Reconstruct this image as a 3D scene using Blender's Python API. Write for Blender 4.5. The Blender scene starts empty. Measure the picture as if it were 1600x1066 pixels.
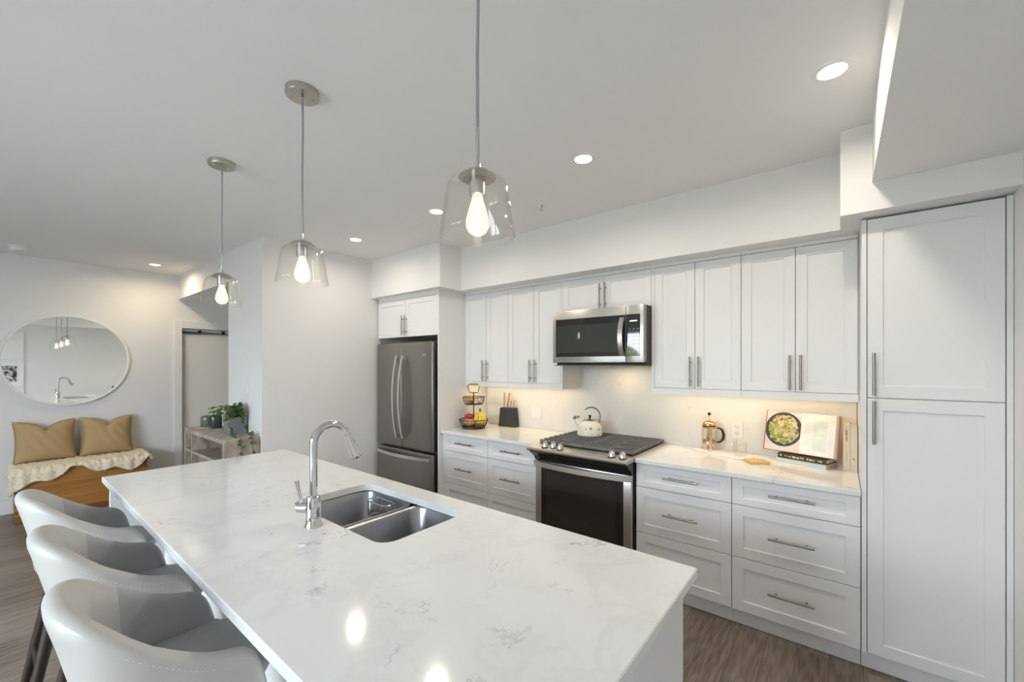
import bpy, bmesh, math, random
from mathutils import Vector, Matrix

random.seed(7)
SC = bpy.context.scene
COL = SC.collection
PI = math.pi

# ------------------------------------------------------------------ camera, exposure, sky, window light
cam_d = bpy.data.cameras.new('camera')
cam = bpy.data.objects.new('camera', cam_d)
COL.objects.link(cam)
cam.location = (1.6025, -2.5735, 1.5082)
cam.rotation_euler = (PI / 2, 0, 0.67166)
cam_d.sensor_width = 36
cam_d.lens = 644.35 / 1600 * 36
cam_d.shift_y = 38.1 / 1600
cam_d.clip_start = 0.02
SC.camera = cam
SC.view_settings.view_transform = 'Standard'
SC.view_settings.look = 'None'
SC.view_settings.gamma = 1
SC.view_settings.exposure = 0.08
SC.cycles.use_denoising = True
SC.cycles.max_bounces = 10
SC.cycles.diffuse_bounces = 6
SC.cycles.transparent_max_bounces = 16
SC.cycles.sample_clamp_indirect = 6

W = bpy.data.worlds.new('sky')
SC.world = W
W.use_nodes = True
bg = W.node_tree.nodes['Background']
bg.inputs['Color'].default_value = (0.80, 0.90, 1.03, 1)
bg.inputs['Strength'].default_value = 24.0

def area(name, loc, rot, sx, sy, power, color, spread=180, shape='RECTANGLE'):
    d = bpy.data.lights.new(name, 'AREA')
    d.shape = shape
    d.size = sx
    if shape in ('RECTANGLE', 'ELLIPSE'):
        d.size_y = sy
    d.energy = power
    d.color = color
    d.spread = math.radians(spread)
    o = bpy.data.objects.new(name, d)
    o.location = loc
    o.rotation_euler = rot
    COL.objects.link(o)
    return o

# daylight pouring in through the two windows of the wall behind the camera
DAY = (0.93, 0.97, 1.0)
for wx, ww in ((-1.25, 1.40), (0.325, 1.35)):
    o_ = area('window_portal', (wx, -5.21, 1.25), (PI / 2, 0, 0), ww, 1.9, 10, DAY)
    o_.data.cycles.is_portal = True      # only guides sampling of the sky through the real window openings

# ------------------------------------------------------------------ materials
def new_mat(name):
    m = bpy.data.materials.new(name)
    m.use_nodes = True
    return m, m.node_tree.nodes, m.node_tree.links

def pbr(name, col, rough=0.5, metal=0.0, noise=0.0, nscale=8.0, bump=0.0, bscale=60.0, stretch=(1, 1, 1), emit=None, emit_s=0, spec=0.5, coat=0.0, trans=0.0, ior=1.45):
    m, N, L = new_mat(name)
    b = N['Principled BSDF']
    b.inputs['Base Color'].default_value = (*col, 1)
    b.inputs['Roughness'].default_value = rough
    b.inputs['Metallic'].default_value = metal
    b.inputs['Specular IOR Level'].default_value = spec
    b.inputs['Coat Weight'].default_value = coat
    b.inputs['Transmission Weight'].default_value = trans
    b.inputs['IOR'].default_value = ior
    if emit:
        b.inputs['Emission Color'].default_value = (*emit, 1)
        b.inputs['Emission Strength'].default_value = emit_s
    tc = N.new('ShaderNodeTexCoord')
    mp = N.new('ShaderNodeMapping')
    mp.inputs['Scale'].default_value = stretch
    L.new(tc.outputs['Object'], mp.inputs['Vector'])
    n = N.new('ShaderNodeTexNoise')
    n.inputs['Scale'].default_value = nscale
    n.inputs['Detail'].default_value = 4
    L.new(mp.outputs['Vector'], n.inputs['Vector'])
    mx = N.new('ShaderNodeMix')
    mx.data_type = 'RGBA'
    k = 1 - noise
    mx.inputs['A'].default_value = (col[0] * k, col[1] * k, col[2] * k, 1)
    mx.inputs['B'].default_value = (min(1, col[0] * (1 + noise)), min(1, col[1] * (1 + noise)), min(1, col[2] * (1 + noise)), 1)
    L.new(n.outputs['Fac'], mx.inputs['Factor'])
    L.new(mx.outputs['Result'], b.inputs['Base Color'])
    if bump:
        n2 = N.new('ShaderNodeTexNoise')
        n2.inputs['Scale'].default_value = bscale
        n2.inputs['Detail'].default_value = 3
        L.new(mp.outputs['Vector'], n2.inputs['Vector'])
        bp = N.new('ShaderNodeBump')
        bp.inputs['Strength'].default_value = bump
        bp.inputs['Distance'].default_value = 0.01
        L.new(n2.outputs['Fac'], bp.inputs['Height'])
        L.new(bp.outputs['Normal'], b.inputs['Normal'])
    return m

M = {}
M['wall'] = pbr('wall_paint', (0.80, 0.79, 0.79), 0.65, noise=0.01, bump=0.02, bscale=200)
M['ceiling'] = pbr('ceiling_paint', (0.86, 0.855, 0.86), 0.8, noise=0.01, bump=0.03, bscale=150)
M['trim'] = pbr('trim_paint', (0.82, 0.82, 0.81), 0.4, noise=0.01)
M['cab'] = pbr('cabinet_paint', (0.79, 0.79, 0.80), 0.38, noise=0.008)
M['door'] = pbr('door_paint', (0.80, 0.775, 0.73), 0.45, noise=0.01)
M['steel'] = pbr('brushed_steel', (0.56, 0.545, 0.52), 0.28, 1.0, noise=0.06, nscale=4, stretch=(1, 1, 60), bump=0.02, bscale=60)
M['steel_h'] = pbr('brushed_steel_flat', (0.62, 0.60, 0.565), 0.30, 1.0, noise=0.06, nscale=4, stretch=(60, 1, 1))
M['fridge'] = pbr('dark_stainless', (0.30, 0.285, 0.265), 0.33, 1.0, noise=0.05, nscale=3, stretch=(40, 1, 1))
M['fridge_side'] = pbr('fridge_side_grey', (0.07, 0.07, 0.065), 0.5)
M['handle'] = pbr('satin_nickel', (0.31, 0.29, 0.265), 0.3, 1.0, noise=0.04, nscale=20)
M['fr_handle'] = pbr('bright_satin_steel', (0.72, 0.71, 0.69), 0.3, 1.0, noise=0.03, nscale=20)
M['chrome'] = pbr('chrome', (0.62, 0.62, 0.63), 0.05, 1.0, noise=0.01)
M['nickel'] = pbr('brushed_nickel', (0.50, 0.47, 0.43), 0.28, 1.0, noise=0.1, nscale=30)
M['sink'] = pbr('sink_steel', (0.40, 0.40, 0.41), 0.30, 1.0, noise=0.10, nscale=6, stretch=(1, 8, 1))
M['black'] = pbr('black_gloss', (0.012, 0.012, 0.013), 0.12, noise=0.05)
M['black_m'] = pbr('black_matte', (0.02, 0.02, 0.02), 0.5, noise=0.05)
M['iron'] = pbr('cast_iron', (0.15, 0.142, 0.135), 0.5, noise=0.1, nscale=60, bump=0.1, bscale=300)
M['enamel'] = pbr('black_enamel', (0.012, 0.012, 0.012), 0.5, spec=0.2)
M['dglass'] = pbr('dark_glass', (0.022, 0.022, 0.023), 0.04, noise=0.02, spec=0.8)
M['oglass'] = pbr('oven_glass', (0.018, 0.016, 0.015), 0.05, noise=0.02, spec=0.7)
M['inner_glass'] = pbr('inner_window_mesh', (0.04, 0.045, 0.04), 0.03, noise=0.1, nscale=200, spec=0.7)
M['oven_inner'] = pbr('oven_inner_window', (0.028, 0.024, 0.022), 0.04, noise=0.1, nscale=100, spec=0.6)
M['display'] = pbr('lit_display', (0.02, 0.02, 0.02), 0.2, emit=(0.9, 0.95, 1.0), emit_s=1.4)
M['print'] = pbr('grey_print', (0.35, 0.35, 0.35), 0.5)
M['leather'] = pbr('pale_grey_leather', (0.54, 0.525, 0.50), 0.36, noise=0.03, nscale=20, bump=0.05, bscale=350)
M['leather_d'] = pbr('mid_grey_leather', (0.41, 0.41, 0.415), 0.42, noise=0.04, nscale=20, bump=0.05, bscale=350)
M['thread'] = pbr('pale_thread', (0.72, 0.72, 0.70), 0.6)
M['walnut'] = pbr('dark_walnut', (0.025, 0.014, 0.010), 0.4, noise=0.3, nscale=6, stretch=(8, 8, 1))
M['cushion'] = pbr('tan_linen', (0.44, 0.30, 0.155), 0.85, noise=0.08, nscale=150, bump=0.15, bscale=400)
M['fleece'] = pbr('cream_fleece', (0.82, 0.73, 0.56), 0.9, noise=0.10, nscale=30)
M['plant'] = pbr('leaf_green', (0.045, 0.095, 0.02), 0.45, noise=0.5, nscale=30)
M['plant2'] = pbr('leaf_light_green', (0.12, 0.21, 0.05), 0.45, noise=0.4, nscale=30)
M['stem'] = pbr('stem_green', (0.10, 0.12, 0.04), 0.6)
M['concrete'] = pbr('grey_planter', (0.20, 0.205, 0.22), 0.7, noise=0.08, nscale=20)
M['soil'] = pbr('soil', (0.03, 0.02, 0.015), 0.95, noise=0.3, nscale=80, bump=0.5)
M['green_glass'] = pbr('dark_green_glass', (0.032, 0.052, 0.045), 0.12, noise=0.3, nscale=20, stretch=(1, 1, 6), spec=0.6)
M['olive_glass'] = pbr('olive_glass', (0.13, 0.135, 0.105), 0.2, noise=0.2, nscale=20)
M['stone_tray'] = pbr('pale_stone', (0.55, 0.50, 0.46), 0.5, noise=0.05)
M['white_cer'] = pbr('white_ceramic', (0.82, 0.82, 0.80), 0.2)
M['marble'] = pbr('white_marble', (0.83, 0.82, 0.79), 0.25, noise=0.03)
M['copper'] = pbr('polished_copper', (0.86, 0.50, 0.26), 0.12, 1.0, noise=0.03)
M['brass'] = pbr('polished_brass', (0.86, 0.66, 0.33), 0.15, 1.0, noise=0.03)
M['knifewood'] = pbr('knife_handle_wood', (0.42, 0.29, 0.17), 0.5, noise=0.2, nscale=40, stretch=(1, 1, 0.2))
M['block'] = pbr('charcoal_block', (0.035, 0.034, 0.032), 0.5, noise=0.1, nscale=30)
M['bamboo'] = pbr('pale_wood_board', (0.62, 0.44, 0.19), 0.45, noise=0.12, nscale=10, stretch=(1, 12, 1))
M['wire'] = pbr('bronze_wire', (0.06, 0.042, 0.025), 0.45, 0.5)
M['banana'] = pbr('banana_yellow', (0.80, 0.60, 0.04), 0.45, noise=0.12, nscale=20)
M['banana_tip'] = pbr('banana_stalk', (0.16, 0.17, 0.03), 0.6)
M['potato'] = pbr('sweet_potato_skin', (0.55, 0.30, 0.17), 0.65, noise=0.2, nscale=40, bump=0.2)
M['bread'] = pbr('yellow_onion_skin', (0.60, 0.38, 0.13), 0.5, noise=0.2, nscale=15)
M['garlic'] = pbr('garlic_skin', (0.78, 0.72, 0.60), 0.6, noise=0.1, nscale=30)
M['rednet'] = pbr('red_net', (0.50, 0.03, 0.04), 0.5, noise=0.4, nscale=60)
M['apple'] = pbr('purple_skin', (0.22, 0.10, 0.14), 0.45, noise=0.3, nscale=15)
M['paper'] = pbr('page_paper', (0.84, 0.83, 0.80), 0.6, noise=0.01)
M['paperedge'] = pbr('page_edges', (0.72, 0.66, 0.55), 0.8, noise=0.15, nscale=20, stretch=(60, 1, 1))
M['beigebook'] = pbr('beige_cloth_cover', (0.70, 0.60, 0.45), 0.7, noise=0.04, nscale=200)
M['greybook'] = pbr('pale_beige_cover', (0.68, 0.61, 0.48), 0.7, noise=0.04, nscale=200)
M['bluebook'] = pbr('pale_blue_cover', (0.56, 0.63, 0.64), 0.6)
M['darkbook'] = pbr('dark_spine_cover', (0.06, 0.045, 0.035), 0.4, noise=0.6, nscale=30)
M['redcover'] = pbr('rust_cover_edge', (0.42, 0.16, 0.08), 0.5)
M['gold'] = pbr('gilt_print', (0.70, 0.55, 0.28), 0.4)
M['ink'] = pbr('dark_ink', (0.04, 0.035, 0.03), 0.6)
M['palegrey'] = pbr('pale_grey_ink', (0.62, 0.61, 0.60), 0.6)
M['mirror'] = pbr('mirror_silver', (0.88, 0.90, 0.89), 0.015, 1.0)
M['mframe'] = pbr('white_frame', (0.85, 0.85, 0.83), 0.35)
M['cord'] = pbr('grey_cord', (0.32, 0.33, 0.35), 0.6, noise=0.2, nscale=200)
M['lens'] = pbr('downlight_lens', (1, 1, 1), 0.5, emit=(1.0, 0.96, 0.89), emit_s=9)
M['filament'] = pbr('filament_glow', (1, 1, 1), 0.3, emit=(1.0, 0.88, 0.68), emit_s=17)
M['bulb_top'] = pbr('bulb_neck_glow', (1, 1, 1), 0.2, emit=(1.0, 0.92, 0.80), emit_s=5)
M['socket'] = pbr('socket_steel', (0.62, 0.62, 0.63), 0.25, 1.0)
M['hedge'] = pbr('hedge_leaf', (0.17, 0.17, 0.035), 0.6, noise=0.6, nscale=12, bump=0.8, bscale=15)
M['bounce_paving'] = pbr('pale_bounce_paving', (0.48, 0.48, 0.48), 0.8, noise=0.1, nscale=3)  # neutral pale grey so the ground outside bounces uncoloured daylight

def thin_glass(name, tint=(1, 1, 1), refl=0.9, base=0.06):
    m, N, L = new_mat(name)
    N.remove(N['Principled BSDF'])
    out = N['Material Output']
    t = N.new('ShaderNodeBsdfTransparent')
    t.inputs['Color'].default_value = (*tint, 1)
    g = N.new('ShaderNodeBsdfGlossy')
    g.inputs['Roughness'].default_value = 0.02
    lw = N.new('ShaderNodeLayerWeight')
    lw.inputs['Blend'].default_value = 0.25
    mr = N.new('ShaderNodeMapRange')
    mr.inputs['To Min'].default_value = base
    mr.inputs['To Max'].default_value = refl
    pw = N.new('ShaderNodeMath')
    pw.operation = 'POWER'
    pw.inputs[1].default_value = 2.2
    L.new(lw.outputs['Facing'], pw.inputs[0])
    L.new(pw.outputs[0], mr.inputs['Value'])
    mx = N.new('ShaderNodeMixShader')
    L.new(mr.outputs['Result'], mx.inputs['Fac'])
    L.new(t.outputs[0], mx.inputs[1])
    L.new(g.outputs[0], mx.inputs[2])
    L.new(mx.outputs[0], out.inputs['Surface'])
    return m
M['glass'] = thin_glass('clear_glass', (0.995, 0.993, 0.985), 0.9, 0.02)
def glowing_glass():
    m, N, L = new_mat('bulb_glass_aglow')
    N.remove(N['Principled BSDF'])
    t = N.new('ShaderNodeBsdfTransparent')
    e = N.new('ShaderNodeEmission'); e.inputs['Color'].default_value = (1.0, 0.90, 0.72, 1); e.inputs['Strength'].default_value = 1.5
    mx = N.new('ShaderNodeMixShader'); mx.inputs['Fac'].default_value = 0.42
    L.new(t.outputs[0], mx.inputs[1]); L.new(e.outputs[0], mx.inputs[2]); L.new(mx.outputs[0], N['Material Output'].inputs['Surface'])
    return m
M['bulb'] = glowing_glass()
M['pane'] = thin_glass('window_glass', (0.97, 0.98, 0.98), 0.5, 0.04)

def ramp(N, stops):
    r = N.new('ShaderNodeValToRGB')
    el = r.color_ramp.elements
    while len(el) < len(stops):
        el.new(0.5)
    for e, (p, c) in zip(el, stops):
        e.position = p
        e.color = (*c, 1)
    return r

def quartz(name, base, vein, amount=1.0):
    m, N, L = new_mat(name)
    b = N['Principled BSDF']
    b.inputs['Roughness'].default_value = 0.10
    b.inputs['Specular IOR Level'].default_value = 0.5
    tc = N.new('ShaderNodeTexCoord')
    mp = N.new('ShaderNodeMapping')
    mp.inputs['Rotation'].default_value = (0.3, 0.2, 0.5)
    L.new(tc.outputs['Object'], mp.inputs['Vector'])
    w = N.new('ShaderNodeTexNoise')
    w.inputs['Scale'].default_value = 3.0
    w.inputs['Detail'].default_value = 5
    L.new(mp.outputs[0], w.inputs['Vector'])
    ad = N.new('ShaderNodeVectorMath')
    ad.operation = 'MULTIPLY_ADD'
    ad.inputs[1].default_value = (0.55, 0.55, 0.55)
    L.new(w.outputs['Color'], ad.inputs[0])
    L.new(mp.outputs[0], ad.inputs[2])
    def veins(scale, width):
        v = N.new('ShaderNodeTexNoise')
        v.inputs['Scale'].default_value = scale
        v.inputs['Detail'].default_value = 5
        v.inputs['Roughness'].default_value = 0.62
        L.new(ad.outputs[0], v.inputs['Vector'])
        s = N.new('ShaderNodeMath'); s.operation = 'SUBTRACT'; s.inputs[1].default_value = 0.5
        L.new(v.outputs['Fac'], s.inputs[0])
        a = N.new('ShaderNodeMath'); a.operation = 'ABSOLUTE'
        L.new(s.outputs[0], a.inputs[0])
        r = N.new('ShaderNodeMapRange')
        r.inputs['From Min'].default_value = 0
        r.inputs['From Max'].default_value = width
        r.inputs['To Min'].default_value = 1
        r.inputs['To Max'].default_value = 0
        L.new(a.outputs[0], r.inputs['Value'])
        return r
    v1 = veins(2.1, 0.010)
    mask = N.new('ShaderNodeTexNoise')
    mask.inputs['Scale'].default_value = 6.5
    mask.inputs['Detail'].default_value = 3
    L.new(tc.outputs['Object'], mask.inputs['Vector'])
    mr = N.new('ShaderNodeMapRange')
    mr.inputs['From Min'].default_value = 0.50
    mr.inputs['From Max'].default_value = 0.68
    L.new(mask.outputs['Fac'], mr.inputs['Value'])
    mu = N.new('ShaderNodeMath'); mu.operation = 'MULTIPLY'
    L.new(v1.outputs[0], mu.inputs[0]); L.new(mr.outputs[0], mu.inputs[1])
    v2 = veins(1.5, 0.035)
    mu2 = N.new('ShaderNodeMath'); mu2.operation = 'MULTIPLY'; mu2.inputs[1].default_value = 0.13
    L.new(v2.outputs[0], mu2.inputs[0])
    mxx = N.new('ShaderNodeMath'); mxx.operation = 'MAXIMUM'
    L.new(mu.outputs[0], mxx.inputs[0]); L.new(mu2.outputs[0], mxx.inputs[1])
    sc = N.new('ShaderNodeMath'); sc.operation = 'MULTIPLY'; sc.inputs[1].default_value = amount; sc.use_clamp = True
    L.new(mxx.outputs[0], sc.inputs[0])
    mx = N.new('ShaderNodeMix'); mx.data_type = 'RGBA'
    mx.inputs['A'].default_value = (*base, 1)
    mx.inputs['B'].default_value = (*vein, 1)
    L.new(sc.outputs[0], mx.inputs['Factor'])
    L.new(mx.outputs['Result'], b.inputs['Base Color'])
    return m
M['quartz'] = quartz('white_veined_quartz', (0.80, 0.80, 0.79), (0.34, 0.34, 0.36), 0.72)
M['splash'] = quartz('backsplash_quartz', (0.79, 0.785, 0.77), (0.45, 0.44, 0.42), 0.45)
M['splash'].node_tree.nodes['Principled BSDF'].inputs['Roughness'].default_value = 0.2

def wood_floor():
    m, N, L = new_mat('grey_brown_oak_planks')
    b = N['Principled BSDF']
    tc = N.new('ShaderNodeTexCoord')
    mp = N.new('ShaderNodeMapping')
    mp.inputs['Rotation'].default_value = (0, 0, PI / 2)
    L.new(tc.outputs['Object'], mp.inputs['Vector'])
    br = N.new('ShaderNodeTexBrick')
    br.offset = 0.37
    br.inputs['Color1'].default_value = (0, 0, 0, 1)
    br.inputs['Color2'].default_value = (1, 1, 1, 1)
    br.inputs['Mortar'].default_value = (0.5, 0.5, 0.5, 1)
    br.inputs['Scale'].default_value = 1
    br.inputs['Mortar Size'].default_value = 0.0012
    br.inputs['Brick Width'].default_value = 1.6
    br.inputs['Row Height'].default_value = 0.13
    L.new(mp.outputs[0], br.inputs['Vector'])
    # per-plank offset of the grain
    off = N.new('ShaderNodeVectorMath'); off.operation = 'MULTIPLY_ADD'
    off.inputs[1].default_value = (7, 13, 0)
    L.new(br.outputs['Color'], off.inputs[0]); L.new(mp.outputs[0], off.inputs[2])
    st = N.new('ShaderNodeMapping')
    st.inputs['Scale'].default_value = (0.8, 7, 1)
    L.new(off.outputs[0], st.inputs['Vector'])
    nz = N.new('ShaderNodeTexNoise'); nz.inputs['Scale'].default_value = 1.6; nz.inputs['Detail'].default_value = 3
    L.new(st.outputs[0], nz.inputs['Vector'])
    wv = N.new('ShaderNodeMath'); wv.operation = 'MULTIPLY'; wv.inputs[1].default_value = 44
    L.new(nz.outputs['Fac'], wv.inputs[0])
    sn = N.new('ShaderNodeMath'); sn.operation = 'SINE'
    L.new(wv.outputs[0], sn.inputs[0])
    n2 = N.new('ShaderNodeTexNoise'); n2.inputs['Scale'].default_value = 14; n2.inputs['Detail'].default_value = 6
    L.new(st.outputs[0], n2.inputs['Vector'])
    a1 = N.new('ShaderNodeMath'); a1.operation = 'MULTIPLY_ADD'; a1.inputs[1].default_value = 0.12; a1.inputs[2].default_value = 0.0
    L.new(sn.outputs[0], a1.inputs[0])
    a2 = N.new('ShaderNodeMath'); a2.operation = 'ADD'
    L.new(a1.outputs[0], a2.inputs[0]); L.new(n2.outputs['Fac'], a2.inputs[1])
    a3 = N.new('ShaderNodeMath'); a3.operation = 'MULTIPLY_ADD'; a3.inputs[1].default_value = 0.38
    L.new(br.outputs['Color'], a3.inputs[0]); L.new(a2.outputs[0], a3.inputs[2])
    r = ramp(N, [(0.25, (0.085, 0.062, 0.046)), (0.55, (0.165, 0.128, 0.098)), (0.95, (0.25, 0.205, 0.165))])
    L.new(a3.outputs[0], r.inputs['Fac'])
    mx = N.new('ShaderNodeMix'); mx.data_type = 'RGBA'
    mx.inputs['B'].default_value = (0.05, 0.038, 0.03, 1)
    L.new(br.outputs['Fac'], mx.inputs['Factor']); L.new(r.outputs['Color'], mx.inputs['A'])
    L.new(mx.outputs['Result'], b.inputs['Base Color'])
    b.inputs['Roughness'].default_value = 0.38
    bp = N.new('ShaderNodeBump'); bp.inputs['Strength'].default_value = 0.12; bp.inputs['Distance'].default_value = 0.003
    L.new(a2.outputs[0], bp.inputs['Height']); L.new(bp.outputs['Normal'], b.inputs['Normal'])
    return m
M['floor'] = wood_floor()

def wood(name, dark, light, stretch, scale=3.0, rough=0.5):
    m, N, L = new_mat(name)
    b = N['Principled BSDF']
    b.inputs['Roughness'].default_value = rough
    tc = N.new('ShaderNodeTexCoord')
    mp = N.new('ShaderNodeMapping')
    mp.inputs['Scale'].default_value = stretch
    L.new(tc.outputs['Object'], mp.inputs['Vector'])
    n = N.new('ShaderNodeTexNoise'); n.inputs['Scale'].default_value = scale; n.inputs['Detail'].default_value = 7; n.inputs['Distortion'].default_value = 0.8
    L.new(mp.outputs[0], n.inputs['Vector'])
    r = ramp(N, [(0.32, dark), (0.68, light)])
    L.new(n.outputs['Fac'], r.inputs['Fac'])
    L.new(r.outputs['Color'], b.inputs['Base Color'])
    return m
M['pine'] = wood('honey_pine', (0.30, 0.125, 0.025), (0.44, 0.20, 0.045), (3, 1, 14), 2.2, 0.4)
M['pine_d'] = pbr('pine_end_grain', (0.20, 0.075, 0.02), 0.5, noise=0.3, nscale=20)
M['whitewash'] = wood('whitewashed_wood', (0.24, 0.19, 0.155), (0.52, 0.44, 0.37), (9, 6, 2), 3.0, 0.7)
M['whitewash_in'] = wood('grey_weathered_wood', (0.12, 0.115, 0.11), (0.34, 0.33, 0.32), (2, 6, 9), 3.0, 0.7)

def salad_photo():
    m, N, L = new_mat('printed_food_photo')
    b = N['Principled BSDF']; b.inputs['Roughness'].default_value = 0.35
    tc = N.new('ShaderNodeTexCoord')
    sep = N.new('ShaderNodeSeparateXYZ'); L.new(tc.outputs['Object'], sep.inputs[0])
    cmb = N.new('ShaderNodeCombineXYZ')
    def lin(out, mul, add):
        a = N.new('ShaderNodeMath'); a.operation = 'MULTIPLY_ADD'; a.inputs[1].default_value = mul; a.inputs[2].default_value = add
        L.new(out, a.inputs[0]); return a.outputs[0]
    PX, PZ = -0.098, 0.136
    L.new(lin(sep.outputs['X'], 1, -PX), cmb.inputs[0]); L.new(lin(sep.outputs['Z'], 1, -PZ), cmb.inputs[2])
    ln = N.new('ShaderNodeVectorMath'); ln.operation = 'LENGTH'; L.new(cmb.outputs[0], ln.inputs[0])
    vo = N.new('ShaderNodeTexVoronoi'); vo.inputs['Scale'].default_value = 75
    mp = N.new('ShaderNodeMapping'); mp.inputs['Rotation'].default_value = (0, 0.8, 0); mp.inputs['Scale'].default_value = (0.75, 1, 1.15)
    L.new(tc.outputs['Object'], mp.inputs['Vector'])
    nzd = N.new('ShaderNodeTexNoise'); nzd.inputs['Scale'].default_value = 30
    L.new(mp.outputs[0], nzd.inputs['Vector'])
    va = N.new('ShaderNodeVectorMath'); va.operation = 'MULTIPLY_ADD'; va.inputs[1].default_value = (0.05, 0.05, 0.05)
    L.new(nzd.outputs['Color'], va.inputs[0]); L.new(mp.outputs[0], va.inputs[2])
    L.new(va.outputs[0], vo.inputs['Vector'])
    sp = N.new('ShaderNodeSeparateColor'); L.new(vo.outputs['Color'], sp.inputs[0])
    r = ramp(N, [(0.0, (0.10, 0.16, 0.02)), (0.22, (0.30, 0.40, 0.07)), (0.42, (0.55, 0.55, 0.18)), (0.58, (0.07, 0.09, 0.03)), (0.74, (0.72, 0.66, 0.42)), (1.0, (0.62, 0.36, 0.24))])
    L.new(sp.outputs[0], r.inputs['Fac'])
    def less(out, v):
        a = N.new('ShaderNodeMath'); a.operation = 'LESS_THAN'; a.inputs[1].default_value = v
        L.new(out, a.inputs[0]); return a.outputs[0]
    nr = N.new('ShaderNodeTexNoise'); nr.inputs['Scale'].default_value = 25; L.new(tc.outputs['Object'], nr.inputs['Vector'])
    j = N.new('ShaderNodeMath'); j.operation = 'MULTIPLY_ADD'; j.inputs[1].default_value = 0.05
    L.new(nr.outputs['Fac'], j.inputs[0]); L.new(ln.outputs['Value'], j.inputs[2])
    def mixc(f, A, B):
        mx = N.new('ShaderNodeMix'); mx.data_type = 'RGBA'
        L.new(f, mx.inputs['Factor'])
        for k, v in (('A', A), ('B', B)):
            if isinstance(v, tuple): mx.inputs[k].default_value = (*v, 1)
            else: L.new(v, mx.inputs[k])
        return mx.outputs['Result']
    c = mixc(less(ln.outputs['Value'], 0.104), (0.76, 0.63, 0.60), (0.05, 0.055, 0.075))
    c = mixc(less(j.outputs[0], 0.112), c, r.outputs['Color'])
    L.new(c, b.inputs['Base Color'])
    return m
M['photo'] = salad_photo()

def bw_photo():
    m, N, L = new_mat('printed_grey_landscape')
    b = N['Principled BSDF']; b.inputs['Roughness'].default_value = 0.4
    tc = N.new('ShaderNodeTexCoord')
    n = N.new('ShaderNodeTexNoise'); n.inputs['Scale'].default_value = 18; n.inputs['Detail'].default_value = 8
    L.new(tc.outputs['Object'], n.inputs['Vector'])
    r = ramp(N, [(0.42, (0.01, 0.01, 0.01)), (0.62, (0.7, 0.7, 0.7))])
    L.new(n.outputs['Fac'], r.inputs['Fac']); L.new(r.outputs['Color'], b.inputs['Base Color'])
    return m
M['bw'] = bw_photo()

def dotted():
    m, N, L = new_mat('cream_enamel_with_grey_flowers')
    b = N['Principled BSDF']; b.inputs['Roughness'].default_value = 0.2
    tc = N.new('ShaderNodeTexCoord')
    v = N.new('ShaderNodeTexVoronoi'); v.inputs['Scale'].default_value = 21; v.inputs['Randomness'].default_value = 0.45
    L.new(tc.outputs['Object'], v.inputs['Vector'])
    r = ramp(N, [(0.0, (0.25, 0.27, 0.29)), (0.20, (0.32, 0.33, 0.34)), (0.27, (0.80, 0.77, 0.69)), (1.0, (0.80, 0.77, 0.69))])
    L.new(v.outputs['Distance'], r.inputs['Fac']); L.new(r.outputs['Color'], b.inputs['Base Color'])
    return m
M['kettle'] = dotted()

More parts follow.
